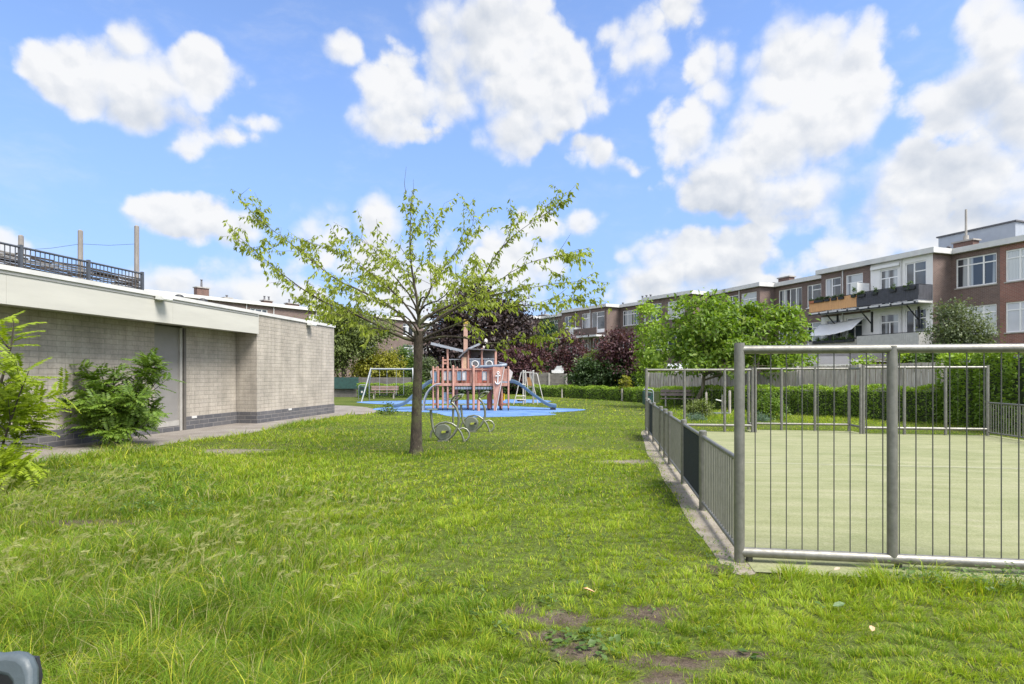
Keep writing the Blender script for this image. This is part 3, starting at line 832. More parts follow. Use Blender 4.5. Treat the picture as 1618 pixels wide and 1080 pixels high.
def slab_fence():
    W = [at(838, 50, 588), at(868, 49.5, 590), at(895, 49, 591)]
    t = thing('concrete_fence', 'low grey concrete slab fence under the plum trees', 'fence', (W[0].x, W[0].y, 0))
    for i in range(2):
        a, b = W[i], W[i + 1]
        for k in range(5):
            z0 = a.z * k / 5; z1 = a.z * (k + 1) / 5 - .015
            mb = MB(t); mb.beam(Vector((a.x, a.y, (z0 + z1) / 2)), Vector((b.x, b.y, (z0 + z1) / 2)), .06, z1 - z0); mb.build('slab', mat('drab_slab', (.17, .155, .135), .9, 0, .25, 3), t)
    for w in W:
        mb = MB(t); mb.box(w.x - .07, w.x + .07, w.y - .11, w.y + .03, 0, w.z + .05); mb.build('post', M['concrete'], t)
slab_fence()
def garden_wall():
    W = [at(500, 44, 596), at(566, 44.5, 598), at(650, 45.5, 600)]
    t = thing('garden_wall', 'dark garden wall with green windbreak netting beneath the birch', 'wall', (W[0].x, W[0].y, 0))
    a, b, c = W
    mb = MB(t); mb.beam(Vector((a.x, a.y, a.z / 2)), Vector((c.x, c.y, a.z / 2)), .2, a.z); mb.build('masonry', brick_mat('dark_wall', (.10, .095, .085), (.13, .12, .11), (.16, .15, .14), .4, .2), t)
    d = Vector((.1, -.18, 0)); mb = MB(t); mb.beam(Vector((a.x, a.y, a.z * .72)) + d, Vector((b.x, b.y, a.z * .72)) + d, .03, a.z * .58); mb.build('netting', mat('green_netting', (.012, .048, .042), .7, 0, .3, 6), t)
garden_wall()
# ------------------------------------------------------------------ play equipment
M['salmon'] = mat('faded_salmon_wood', (.39, .175, .13), .75, 0, .2, 5, .2, (.50, .29, .23), (2, 2, .5))
M['salmon_dark'] = mat('red_panel', (.33, .105, .075), .7, 0, .18, 5)
M['play_grey'] = mat('blue_grey_panel', (.19, .225, .28), .5, 0, .12, 4)
M['slide_blue'] = mat('slide_blue', (.15, .225, .31), .3, 0, .10, 3)
M['pale'] = mat('pale_panel', (.50, .46, .44), .6)
M['roof_grey'] = mat('canopy_grey', (.115, .115, .125), .7, 0, .2, 4)
M['beam_grey'] = mat('boom_grey', (.28, .30, .34), .5)

def slide(t, path, y, w, name='slide'):
    P = [Vector((x, y, z)) for x, z in path]
    # smooth the profile
    for _ in range(2):
        q = [P[0]]
        for a, b in zip(P, P[1:]): q += [a.lerp(b, .25), a.lerp(b, .75)]
        P = q + [P[-1]]
    mb = MB()
    sec = [(-w / 2 - .03, .17), (-w / 2, .17), (-w / 2 + .06, .03), (w / 2 - .06, .03), (w / 2, .17), (w / 2 + .03, .17), (w / 2 + .03, .12), (w / 2 - .04, 0), (-w / 2 + .04, 0), (-w / 2 - .03, .12)]
    vs, fs = [], []; n = len(sec)
    for p in P:
        for a, b in sec: vs.append((p.x, p.y + a, p.z + b))
    for i in range(len(P) - 1):
        for j in range(n):
            k = (j + 1) % n
            fs.append((i * n + j, i * n + k, (i + 1) * n + k, (i + 1) * n + j))
    fs += [tuple(range(n)), tuple((len(P) - 1) * n + j for j in range(n - 1, -1, -1))]
    mb.add(vs, fs)
    return mb.build(name, M['slide_blue'], t, smooth=50)

def play_ship():
    D = 27.5
    o = at(745, D)
    t = thing('play_ship', 'salmon pink wooden pirate ship climbing frame with anchor and two blue slides', 'play ship', (o.x, o.y, 0), YAW)
    X = lambda c: (c - 540) / 247.0
    Z = lambda c: (1000 - c) / 247.0
    def post(cx, y, z0, z1, w, m='salmon', knob=True, foot=True):
        mb = MB(); x = X(cx)
        mb.tube([(x, y, z0), (x, y, z1)], w / 2, 10)
        p = mb.build('post', M[m], t)
        if knob:
            mb = MB(); mb.ball((x, y, z1 + .03), w * .55, 10, 6); mb.build('knob', M[m], p)
        if foot and z0 < .2:
            mb = MB(); mb.tube([(x, y, 0), (x, y, z0 + .05)], [w * .28, w * .3], 8); mb.build('foot', M['black'], p)
    B = 1.25
    for c in (103, 157, 212, 268): post(c, 0, .12, Z(515), .085)
    post(333, -.08, .1, Z(505), .11); post(370, .35, .12, Z(515), .085); post(565, -.12, .06, Z(505), .115)
    for c in (103, 240, 330, 470, 610, 760, 960): post(c, B, .12, Z(515), .085)
    post(960, 0, .12, Z(515), .085); post(885, .1, .10, Z(690), .08, knob=False)
    post(493, .55, .08, Z(780), .09, knob=False); post(735, .5, .08, Z(780), .20, 'salmon_dark', False)
    post(622, -.2, 0.0, Z(870), .15, 'salmon', False, False); post(870, .55, .18, Z(770), .24, 'salmon_dark', False)
    def plate(name, cx0, cx1, cy0, cy1, y, m, th=.04, par=None):
        mb = MB(); mb.box(X(cx0), X(cx1), y, y + th, Z(cy1), Z(cy0)); return mb.build(name, M[m], par or t)
    # deck, rails, edging
    mb = MB(); mb.box(X(95), X(972), -.02, B + .03, Z(718), Z(690)); mb.build('deck', M['salmon'], t)
    for a, b in ((95, 330), (342, 552), (578, 790)): plate('deck_edge', a, b, 686, 717, -.062, 'salmon')
    for a, b in ((350, 545), (580, 780)):
        for k in range(6):
            w = (b - a) / 6; plate('hanging_step', a + k * w + 2, a + (k + 1) * w - 4, 728, 756, -.05, 'play_grey')
    for y in (.0, B):
        mb = MB(); mb.beam((X(95), y, Z(528)), (X(790 if y == 0 else 960), y, Z(528)), .05, .07); mb.build('hand_rail', M['salmon'], t)
    def framed(cx0, cx1, cy0, cy1, y):
        f = MB(); k = 9
        x0, x1, z0, z1 = X(cx0), X(cx1), Z(cy1), Z(cy0); w = k / 247
        f.box(x0, x0 + w, y, y + .03, z0, z1); f.box(x1 - w, x1, y, y + .03, z0, z1)
        f.box(x0 + w, x1 - w, y, y + .03, z0, z0 + w); f.box(x0 + w, x1 - w, y, y + .03, z1 - w, z1)
        p = f.build('framed_panel', M['play_grey'], t)
        q = MB(); q.box(x0 + w, x1 - w, y + .012, y + .02, z0 + w, z1 - w); q.build('inset', M['slide_blue'] if cx0 % 2 else M['pale'], p)
    for a, b in ((107, 148), (218, 258), (276, 312), (375, 420), (430, 482), (660, 712)): framed(a, b, 552, 656, .01)
    framed(217, 258, 790, 898, .02)
    for a, b in ((344, 368), (486, 516), (520, 545), (580, 603), (606, 630), (633, 656), (716, 742), (744, 768), (770, 796)): plate('plank', a, b, 540, 684, .02, 'salmon' if a % 3 else 'salmon_dark', .025)
    for a in range(100, 960, 62): plate('rear_plank', a, a + 40, 540, 684, B - .02, 'salmon_dark', .025)
    for c in (795, 860, 905): plate('rung', 215, 322, c, c + 8, .03, 'beam_grey', .03)
    # prow with the anchor
    prow = [(785, 500), (918, 500), (905, 560), (872, 745), (826, 1000), (796, 1000), (790, 740)]
    mb = MB(); mb.prism([(X(a), Z(b)) for a, b in prow], .06, lambda a, b, c: (a, -.20 + c, b)); pr = mb.build('prow', M['salmon'], t)
    mb = MB(); mb.beam((X(915), -.215, Z(505)), (X(822), -.215, Z(1000)), .03, .035); mb.build('prow_edge', M['pale'], pr)
    an = MB(); y = -.235
    ring = [(X(845) + .05 * math.cos(k * math.pi / 5), y, Z(568) + .05 * math.sin(k * math.pi / 5)) for k in range(10)]
    an.tube(ring, .018, 8, closed=True)
    an.beam((X(845), y, Z(582)), (X(840), y, Z(690)), .03, .045, up=(1, 0, 0)); an.beam((X(815), y, Z(604)), (X(872), y, Z(598)), .03, .05)
    an.tube([(X(840) + .115 * math.cos(a), y, Z(662) + .135 * math.sin(a)) for a in [math.pi + math.pi * k / 10 for k in range(11)]], [.012, .02, .024, .026, .028, .028, .028, .026, .024, .02, .012], 8)
    an.build('anchor', M['white'], pr)
    for k in range(3): plate('bow_plank', 882, 968, 530 + k * 44, 530 + k * 44 + 42, .0, 'salmon', .03)
    plate('bow_board', 882, 968, 664, 683, -.01, 'beam_grey', .03); plate('bow_board', 882, 968, 690, 722, -.01, 'salmon', .03)
    mb = MB(); mb.prism([(X(970), Z(520)), (X(1012), Z(562)), (X(1000), Z(610)), (X(984), Z(655)), (X(966), Z(662))], .04, lambda a, b, c: (a, .02 + c, b)); mb.build('bow_cheek', M['pale'], t)
    mb = MB(); mb.prism([(X(100), Z(525)), (X(68), Z(556)), (X(80), Z(610)), (X(92), Z(650)), (X(106), Z(655))], .04, lambda a, b, c: (a, .02 + c, b)); mb.build('stern_cheek', M['pale'], t)
    mb = MB(); mb.tube([(X(640), .0, Z(497)), (X(740), -.05, Z(495)), (X(800), -.14, Z(492)), (X(880), -.18, Z(486)), (X(925), -.05, Z(482)), (X(932), .25, Z(474)), (X(900), .5, Z(466)), (X(855), .6, Z(458))], .062, 8); mb.build('bow_rail', M['play_grey'], t)
    # cabin
    for c, z1, y in ((497, 300, .3), (655, 285, .3), (810, 305, .3), (428, 392, .3), (497, 300, B), (810, 305, B)): post(c, y, Z(690), Z(z1), .095, knob=False, foot=False)
    mb = MB(); mb.box(X(425), X(478), .28, .36, Z(520), Z(388)); mb.build('cabin_board', mat('pale_wood_board', (.50, .33, .22), .7, 0, .2, 6), t)
    for a, b, c0, c1 in ((514, 638, 418, 512), (678, 796, 418, 505)):
        p = plate('cabin_panel', a, b, c0, c1, .31, 'play_grey', .04)
        cx, cz = X((a + b) / 2), Z(468)
        q = MB(); q.tube([(cx + .15 * math.cos(k * math.pi / 8), .30, cz + .15 * math.sin(k * math.pi / 8)) for k in range(16)], .026, 8, closed=True); q.build('porthole_ring', M['white'], p)
        q = MB(); q.tube([(cx, .304, cz), (cx, .296, cz)], .135, 16); q.build('porthole', M['roof_grey'], p)
    plate('cabin_rail', 505, 800, 402, 415, .28, 'beam_grey', .05)
    plate('cabin_rear', 500, 810, 418, 560, B - .1, 'salmon_dark', .03)
    mb = MB(); a, b = Vector((X(488), 0, Z(292))), Vector((X(388), 0, Z(388)))
    mb.prism([(a.x, a.z), (b.x, b.z), (b.x + .03, b.z - .05), (a.x + .03, a.z - .06)], 1.35, lambda p, q, c: (p, .1 + c, q)); mb.build('roof_slope', M['roof_grey'], t)
    mb = MB(); mb.prism([(X(494), Z(288)), (X(822), Z(302)), (X(822), Z(312)), (X(494), Z(299))], 1.35, lambda p, q, c: (p, .1 + c, q)); mb.build('canopy', M['roof_grey'], t)
    mb = MB(); mb.prism([(X(505), Z(300)), (X(640), Z(302)), (X(600), Z(385)), (X(520), Z(392))], .03, lambda p, q, c: (p, 1.0 + c, q)); mb.prism([(X(665), Z(303)), (X(800), Z(308)), (X(790), Z(392)), (X(620), Z(392))], .03, lambda p, q, c: (p, 1.0 + c, q)); mb.build('canopy_cloth', M['roof_grey'], t)
    mb = MB(); mb.beam((X(64), .45, Z(228)), (X(438), .35, Z(318)), .09, .12); mb.build('boom', M['beam_grey'], t)
    mb = MB(); mb.beam((X(495), .4, Z(292)), (X(628), .4, Z(234)), .09, .09); mb.build('boom', M['beam_grey'], t)
    mb = MB(); mb.box(X(440), X(484), .5, .67, Z(700), 4.05); mb.build('mast', mat('mast_wood', (.42, .26, .205), .8, 0, .15, 6), t)
    mb = MB(); mb.box(X(436), X(488), .485, .685, 4.052, 4.25); mb.build('mast_top', mat('mast_yellow', (.55, .36, .06), .6), t)
    post(255, .5, Z(690), Z(280), .1, knob=False, foot=False); post(200, .5, Z(690), Z(402), .08, foot=False)
    for c in (410, 446): plate('cross_bar', 200, 255, c, c + 22, .48, 'salmon', .05)
    plate('rope_bar', 265, 418, 408, 418, .5, 'beam_grey', .04)
    for c in (285, 335, 382):
        mb = MB(); mb.tube([(X(c), .5, Z(415)), (X(c + 8), .52, Z(470)), (X(c + 18), .5, Z(520))], .012, 6); mb.build('rope', mat('green_rope', (.16, .20, .14), .9), t)
    mb = MB(); mb.ball((X(700), .3, Z(205)), .085, 9, 6, 1.5); mb.ball((X(675), .3, Z(275)), .05, 8, 5, 1.6); mb.build('finial', M['pale'], t)
    mb = MB(); mb.cyl(X(907), .5, Z(890), Z(808), .04, 10); mb.build('yellow_tube', mat('yellow_plastic', (.7, .42, .02), .4), t)
    for a, y in ((125, 0), (905, .05)): plate('low_step', a - 20, a + 30, 918, 930, y, 'salmon_dark', .3)
    # slides and the climbing arch
    slide(t, [(1.70, 1.27), (1.95, 1.27), (2.25, 1.13), (2.77, .72), (3.2, .40), (3.5, .20), (3.75, .12), (3.95, .11)], .65, .46)
    mb = MB(); mb.box(3.68, 3.92, .44, .86, 0, .10); mb.build('slide_foot', M['black'], t)
    slide(t, [(-1.78, 1.27), (-2.0, 1.27), (-2.25, 1.12), (-2.7, .72), (-3.05, .38), (-3.3, .18), (-3.6, .10), (-3.8, .09)], .95, .46)
    for y in (-.15, .30):
        mb = MB(); mb.tube([(-1.42, y, 1.25), (-1.62, y, 1.22), (-1.85, y, 1.08), (-2.05, y, .84), (-2.17, y, .55), (-2.22, y, .2), (-2.23, y, 0)], .032, 9); mb.build('arch_rail', M['beam_grey'], t)
    for (x, z) in ((-1.75, 1.15), (-1.98, .94), (-2.12, .68), (-2.2, .38)):
        mb = MB(); mb.tube([(x, -.15, z), (x, .30, z)], .02, 8); mb.build('arch_rung', M['beam_grey'], t)
play_ship()

def swing_set():
    o = at(617, 37.2)
    t = thing('swing_set', 'galvanised double swing standing on a blue mat in front of the slatted bench', 'swing', (o.x, o.y, 0), YAW)
    z = 2.02; m = mat('pale_steel', (.38, .39, .39), .4, .5)
    mb = MB(); mb.tube([(-1.22, 0, z), (1.38, 0, z)], .05, 12); mb.build('top_bar', m, t)
    for s, x, xf in ((-1, -1.22, -1.62), (1, 1.38, 1.62)):
        for y in (-.75, .75):
            mb = MB(); mb.tube([(x, 0, z + .06), ((x + xf) / 2 , y * .5, z * .5), (xf if y < 0 else xf - .12 * s, y, 0)], .042, 10); mb.build('leg', m, t)
    for k, (a, b) in enumerate(((-.68, -.22), (.36, .82))):
        s = MB(); s.box(a - .02, b + .02, -.09, .09, .38, .41); st = s.build('swing_seat', M['black'], t)
        for x in (a, b):
            c = MB(); c.tube([(x, 0, .4), (x, 0, z - .04)], .009, 5); c.build('chain', M['beam_grey'], st)
swing_set()

def climbing_frame():
    o = at(835, 33.5)
    t = thing('climbing_frame', 'pale steel climbing frame with ladders at the end of the blue slide', 'climbing frame', (o.x, o.y, 0), YAW)
    X = lambda c: (c - 270) / 304.0
    Z = lambda c: (835 - c) / 304.0
    m = mat('cream_steel', (.40, .385, .36), .5, .1)
    for cx, y in ((180, 0), (220, .9), (355, 0), (355, .9)):
        mb = MB(); mb.tube([(X(cx), y, 0), (X(cx), y, Z(275))], .042, 10); p = mb.build('post', m, t)
        mb = MB(); mb.ball((X(cx), y, Z(268)), .05, 8, 6); mb.build('post_cap', m, p)
    for y in (0, .9):
        mb = MB(); mb.tube([(X(180), y, Z(290)), (X(355), y, Z(290))], .03, 8); mb.build('top_bar', m, t)
    mb = MB(); mb.tube([(X(360), 0, Z(308)), (X(400), -.1, Z(306)), (X(420), -.15, Z(325)), (X(450), -.25, Z(470)), (X(490), -.4, Z(650)), (X(525), -.5, Z(800)), (X(525), -.5, 0)], .024, 8); mb.build('hand_pole', m, t)
    for y in (-.1, .3):
        mb = MB(); mb.tube([(X(165), y, Z(285)), (X(145), y, Z(290)), (X(115), y - .1, Z(420)), (X(75), y - .2, Z(620)), (X(15), y - .4, 0)], .024, 8); mb.build('ladder_rail', m, t)
        mb = MB(); mb.tube([(X(225), y + .3, Z(300)), (X(265), y, Z(600)), (X(270), y - .1, Z(640))], .02, 8); mb.build('ladder_rail', m, t)
        mb = MB(); mb.tube([(X(310), y + .2, Z(300)), (X(365), y, Z(560)), (X(415), y - .2, Z(760)), (X(425), y - .25, 0)], .02, 8); mb.build('ladder_rail', m, t)
    for (c, z) in ((120, 400), (95, 510), (70, 620), (45, 720)):
        mb = MB(); mb.tube([(X(c), -.2, Z(z)), (X(c), .25, Z(z))], .018, 6); mb.build('rung', m, t)
    for z in (490, 690, 750):
        mb = MB(); mb.tube([(X(60), -.2, Z(z)), (X(225), .0, Z(z + 6))], .022, 6); mb.build('cross_bar', m, t)
    mb = MB(); mb.tube([(X(120) + .12 * math.cos(k * .628), -.1 + .12 * math.sin(k * .628), Z(770)) for k in range(10)], .04, 8, closed=True); mb.build('tyre_seat', M['black'], t)
    mb = MB(); mb.prism([(X(245), Z(520)), (X(255), Z(380)), (X(300), Z(375)), (X(345), Z(520))], .03, lambda a, b, c: (a, .6 + c, b)); mb.build('climbing_panel', mat('ochre_wood', (.36, .19, .08), .7), t)
climbing_frame()

def exercise_bike(px, d, label):
    o = at(px, d)
    t = thing('exercise_bike', label, 'exercise bike', (o.x, o.y, 0), YAW - .05, 'outdoor exercise bikes')
    S = 310.0
    X = lambda c: (c - 195) / S
    Z = lambda c: (972 - c) / S
    m, d_ = M['bike_steel'], M['bike_disc']
    mb = MB(); mb.tube([(X(100), 0, Z(732)), (X(106), 0, Z(800)), (X(116), 0, Z(868)), (X(140), 0, Z(922)), (X(172), 0, Z(955)), (X(205), 0, Z(964)), (X(240), 0, Z(952)), (X(275), 0, Z(922)), (X(304), 0, Z(875)), (X(318), 0, Z(820)), (X(316), 0, Z(765)), (X(298), 0, Z(715)), (X(275), 0, Z(685)), (X(257), 0, Z(670))], .033, 12); mb.build('frame_tube', m, t)
    mb = MB(); mb.tube([(X(96), 0, Z(945)), (X(104), 0, Z(905)), (X(130), 0, Z(860)), (X(170), 0, Z(833)), (X(215), 0, Z(824)), (X(262), 0, Z(834)), (X(305), 0, Z(862)), (X(335), 0, Z(905)), (X(352), 0, Z(950)), (X(358), 0, Z(975))], .026, 10); mb.build('arch_tube', m, t)
    mb = MB(); mb.tube([(X(325), .0, Z(876)), (X(350), .02, Z(868)), (X(378), .03, Z(880)), (X(396), .03, Z(905)), (X(398), .02, Z(930)), (X(384), .01, Z(955)), (X(362), .0, Z(972))], .024, 10); mb.build('rear_loop', m, t)
    mb = MB(); mb.box(X(72), X(150), -.11, .11, Z(732), Z(722)); mb.build('seat', M['bike_seat'], t, bevel=.008)
    mb = MB(); mb.tube([(X(195), -.045, Z(898)), (X(195), .045, Z(898))], .178, 28); fw = mb.build('flywheel', d_, t)
    mb = MB(); mb.tube([(X(195) + .176 * math.cos(k * math.pi / 16), 0, Z(898) + .176 * math.sin(k * math.pi / 16)) for k in range(32)], .030, 8, closed=True); mb.build('flywheel_rim', m, fw)
    cr = MB(); cr.beam((X(195), -.085, Z(898)), (X(228), -.085, Z(893)), .02, .05); cr.tube([(X(195), -.045, Z(898)), (X(195), -.10, Z(898))], .03, 10); c = cr.build('crank', mat('lime_plastic', (.32, .36, .05), .4), fw)
    pd = MB(); pd.box(X(226), X(243), -.20, -.08, Z(903), Z(887)); pd.build('pedal', M['black'], c)
    hb = MB(); hb.tube([(X(257), 0, Z(670)), (X(268), -.10, Z(648)), (X(295), -.2, Z(622)), (X(330), -.22, Z(610)), (X(346), -.16, Z(612)), (X(335), -.06, Z(630)), (X(300), 0, Z(652)), (X(257), 0, Z(670))], .021, 8); hb.tube([(X(257), 0, Z(670)), (X(268), .10, Z(648)), (X(295), .2, Z(622)), (X(330), .22, Z(610)), (X(346), .16, Z(612)), (X(335), .06, Z(630)), (X(300), 0, Z(652)), (X(257), 0, Z(670))], .021, 8); hb.build('handlebar', m, t)
    bt = MB(); bt.box(X(160), X(240), -.13, .13, 0, .035); bt.build('base_plate', m, t)
    return t
M['bike_steel'] = mat('olive_steel', (.20, .21, .165), .38, .55, .2, 8)
M['bike_disc'] = mat('grey_disc', (.15, .165, .13), .5, .3, .12, 6)
M['bike_seat'] = mat('green_grey_seat', (.15, .18, .15), .5)
exercise_bike(700, 14.8, 'nearest green-grey outdoor exercise bike, beside the tree trunk')
exercise_bike(745, 17.3, 'second green-grey outdoor exercise bike, just in front of the pirate ship')
def bike_board():
    o = at(716, 20.0)
    t = thing('exercise_post', 'short metal post with a small platform behind the nearer exercise bike', 'exercise post', (o.x, o.y, 0), YAW)
    mb = MB(); mb.tube([(0, 0, 0), (0, 0, .52)], .04, 10); mb.build('post', M['bike_steel'], t)
    mb = MB(); mb.box(-.16, .16, -.1, .1, .52, .55); mb.build('platform', M['bike_seat'], t)
bike_board()

def bench(label, px, d, rz, w, m):
    o = at(px, d)
    t = thing('park_bench', label, 'bench', (o.x, o.y, 0), YAW + rz, 'slatted park benches')
    for k in range(3):
        mb = MB(); mb.box(-w / 2, w / 2, -.28 + k * .145, -.15 + k * .145, .42, .46); mb.build('seat_slat', m, t)
    for k in range(2):
        mb = MB(); z = .58 + k * .17; y = .19 + k * .055
        mb.prism([(y, z), (y + .04, z - .01), (y + .08, z + .12), (y + .04, z + .13)], w, lambda a, b, c: (-w / 2 + c, a, b)); mb.build('back_slat', m, t)
    for x in (-w * .36, w * .36):
        mb = MB(); mb.box(x - .03, x + .03, -.24, .14, .36, .418); mb.box(x - .03, x + .03, -.22, -.15, 0, .36); mb.beam((x, .15, 0), (x, .33, .86), .06, .045, up=(0, 1, 0)); mb.build('support', M['concrete'], t)
M['slat'] = mat('purple_brown_slats', (.20, .155, .145), .7, 0, .2, 6)
bench('weathered slatted bench facing the swings before a clipped hedge', 607, 41.5, 0, 1.9, mat('red_brown_slats', (.17, .115, .10), .7, 0, .2, 6))
bench('weathered brown slatted bench beside the plank fence', 1073, 30.5, -.25, 1.85, M['slat'])
M['bin_green'] = mat('dark_green_bin', (.012, .045, .04), .4)
def bin_(label, px, d, s):
    o = at(px, d)
    t = thing('litter_bin', label, 'bin', (o.x, o.y, 0), YAW, 'green litter bins')
    mb = MB(); mb.prism([(-.2, .28), (.2, .28), (.2, .86), (-.2, .92)], .36, lambda a, b, c: (a, c - .18, b)); b = mb.build('body', M['bin_green'], t, bevel=.03)
    mb = MB(); mb.box(-.12, .12, -.188, -.178, .70, .80); mb.build('slot', M['black'], b)
    mb = MB(); mb.box(-.06, .05, -.190, -.182, .45, .58); mb.build('sticker', M['pale'], b)
    mb = MB(); x = .27 * s; mb.tube([(x, 0, 0), (x, 0, .88), (x - .05 * s, 0, .96), (x - .12 * s, 0, .98), (-x + .1 * s, 0, .98)], .025, 8); mb.build('hoop_post', M['beam_grey'], t)
bin_('dark green litter bin near the swing and the bench', 573, 40, -1)
bin_('dark green litter bin just behind the far end of the low steel fence', 1023, 27.5, 1)

def court_step():
    o = at(1139, 24)
    t = thing('balance_step', 'small flat fitness step with a thin post behind the far frame', 'fitness step', (o.x, o.y, 0), YAW)
    mb = MB(); mb.tube([(.05, 0, 0), (.05, 0, .85)], .035, 8); mb.build('post', M['steel'], t)
    mb = MB(); mb.box(-.3, .28, -.2, .2, .10, .14); mb.build('platform', M['bike_seat'], t)
    mb = MB(); mb.beam((-.2, 0, .66), (.05, 0, .60), .05, .04); mb.build('handle', M['white'], t)
court_step()
g = random.Random(4)
for k, (px, d, h, lb) in enumerate(((888, 43, .66, 'thin wooden stake in the low hedge right of the blue slide'), (900, 43.4, .72, 'thicker wooden stake in the low hedge below the white tarpaulin'), (983, 37.6, .80, 'pale wooden stake before the low hedge, thinner one of a close pair'), (995, 37.2, .82, 'pale wooden stake before the low hedge nearest the far steel post'),
                                (1116, 25.0, .95, 'short wooden stake in the bushes behind the far frame'), (1153, 25.4, 1.0, 'tall wooden stake in front of the dark hedge beside the fitness step'))):
    o = at(px, d)
    t = thing('wooden_stake', lb, 'stake', (o.x, o.y, 0), g.uniform(0, 1), 'wooden stakes along the hedge')
    w = .05 if k == 1 else .04
    mb = MB(); mb.prism([(-w, 0), (w, 0), (w * .9, h - .06), (0, h), (-w * .9, h - .05)], 2 * w, lambda a, b, c: (a, c - w, b)); mb.build('shaft', M['wood_grey'], t)

def plastic_chair():
    D = 1.5
    o = at(48, D)
    t = thing('garden_chair', 'grey-blue moulded plastic garden chair with a slotted back in the near corner', 'chair', (o.x, o.y, 0), YAW - .12)
    m = mat('grey_blue_plastic', (.060, .078, .088), .5, 0, .08, 30, .04)
    W = .25
    out = [(-.48 - .04, .42), (-.50, .70), (-.478, .86), (-.44, .925), (-.36, .948), (-.20, .945), (-.10, .936), (-.060, .942), (-.032, .940), (-.012, .930), (.004, .908), (.05, .70), (.075, .42)]
    inn = [(-.44, .46), (-.435, .70), (-.42, .82), (-.39, .868), (-.33, .885), (-.20, .88), (-.12, .893), (-.080, .894), (-.056, .890), (-.040, .878), (-.030, .855), (-.012, .70), (.0, .46)]
    n = len(out); mb = MB(); vs = []
    for y0, sh in ((0, 0), (.035, .006)):
        for k, pl in enumerate((out, inn)):
            for a, b in pl: vs.append((a, y0 - (.95 - b) * .22, b))
    f = []
    for i in range(n - 1):
        f += [(i, i + 1, n + i + 1, n + i), (2 * n + i, 3 * n + i, 3 * n + i + 1, 2 * n + i + 1), (i, 2 * n + i, 2 * n + i + 1, i + 1), (n + i, n + i + 1, 3 * n + i + 1, 3 * n + i)]
    f += [(0, n, 3 * n, 2 * n), (n - 1, 3 * n - 1, 4 * n - 1, 2 * n - 1)]
    mb.add(vs, f); b = mb.build('backrest', m, t, bevel=.012)
    b.modifiers['bevel'].segments = 3
    mb = MB(); mb.prism([(-.42, .47), (-.02, .47), (-.03, .86), (-.05, .905), (-.40, .905), (-.42, .86)], .01, lambda a, b, c: (a, .075 + c - (.95 - b) * .22, b)); mb.build('black_backing', M['black'], t)  # black sheet added behind the opening so that it reads dark
    for k in range(4):
        a0 = -.405 + k * .115
        mb = MB(); mb.prism([(a0, .47), (a0 + .06, .47), (a0 + .05, .80), (a0 + .01, .80)], .012, lambda a, b, c: (a, .012 + c - (.95 - b) * .22, b)); mb.build('back_slat', m, t)
    mb = MB(); mb.prism([(-.52, -.10), (.08, -.10), (.06, -.55), (-.50, -.55)], .035, lambda a, b, c: (a, b, .41 + c)); mb.build('seat', m, t, bevel=.01)
    for x, y, dx, dy in ((-.50, -.13, -.03, .08), (.06, -.13, .03, .08), (-.49, -.53, -.03, -.05), (.05, -.53, .03, -.05)):
        mb = MB(); mb.tube([(x + dx, y + dy, 0), (x, y, .42)], [.018, .028], 8); mb.build('leg', m, t)
plastic_chair()
# ------------------------------------------------------------------ the terraces
M['brick_dark'] = brick_mat('dark_brown_brick', (.125, .080, .070), (.17, .108, .09), (.23, .19, .17), .23, .075, .012, .4, .25)
M['brick_red'] = brick_mat('red_brick', (.28, .115, .082), (.22, .09, .068), (.30, .23, .20), .23, .075, .012, .4, .22)
M['brick_far'] = brick_mat('brown_brick', (.16, .105, .09), (.13, .085, .073), (.23, .19, .165), .23, .075, .012, .4, .3)
M['white_wall'] = mat('white_render', (.70, .695, .68), .8, 0, .07, 1.5)
M['frame'] = mat('white_window_frame', (.74, .74, .735), .45, 0, .04, 3)
M['chimney'] = brick_mat('chimney_brick', (.21, .10, .075), (.16, .08, .06), (.2, .17, .15), .23, .075, .012)
def glass_mat(name, curtain):
    m, nt, p = node_mat(name)
    v = coords(nt)
    w = nt.nodes.new('ShaderNodeTexWave'); w.inputs['Scale'].default_value = 4.2; w.inputs['Distortion'].default_value = 2.5; w.bands_direction = 'X'
    nt.links.new(v, w.inputs['Vector'])
    if curtain == 2: c = ramp_n(nt, w.outputs['Fac'], [(0, (.42, .43, .42)), (1, (.60, .61, .60))])
    elif curtain == 1:
        mp = nt.nodes.new('ShaderNodeMapping'); mp.inputs['Scale'].default_value = (1, 1, .02); nt.links.new(v, mp.inputs[0])
        n = noise_n(nt, mp.outputs[0], 1.1, 1)
        c = mix_n(nt, ramp_n(nt, n, [(.47, (0, 0, 0)), (.5, (1, 1, 1))]), (.035, .04, .048), ramp_n(nt, w.outputs['Fac'], [(0, (.30, .33, .36)), (1, (.45, .48, .50))]))
    elif curtain == 3: c = ramp_n(nt, noise_n(nt, v, 2, 2), [(.3, (.46, .46, .48)), (.7, (.52, .52, .54))])
    else: c = ramp_n(nt, noise_n(nt, v, .9, 2), [(.35, (.025, .03, .036)), (.65, (.09, .11, .13))])
    nt.links.new(c, p.inputs['Base Color']); p.inputs['Roughness'].default_value = .05; p.inputs['Specular IOR Level'].default_value = .9
    return m
M['glass0'], M['glass1'], M['glass2'], M['blind'] = glass_mat('dark_pane', 0), glass_mat('half_curtained_pane', 1), glass_mat('curtained_pane', 2), glass_mat('blind_pane', 3)

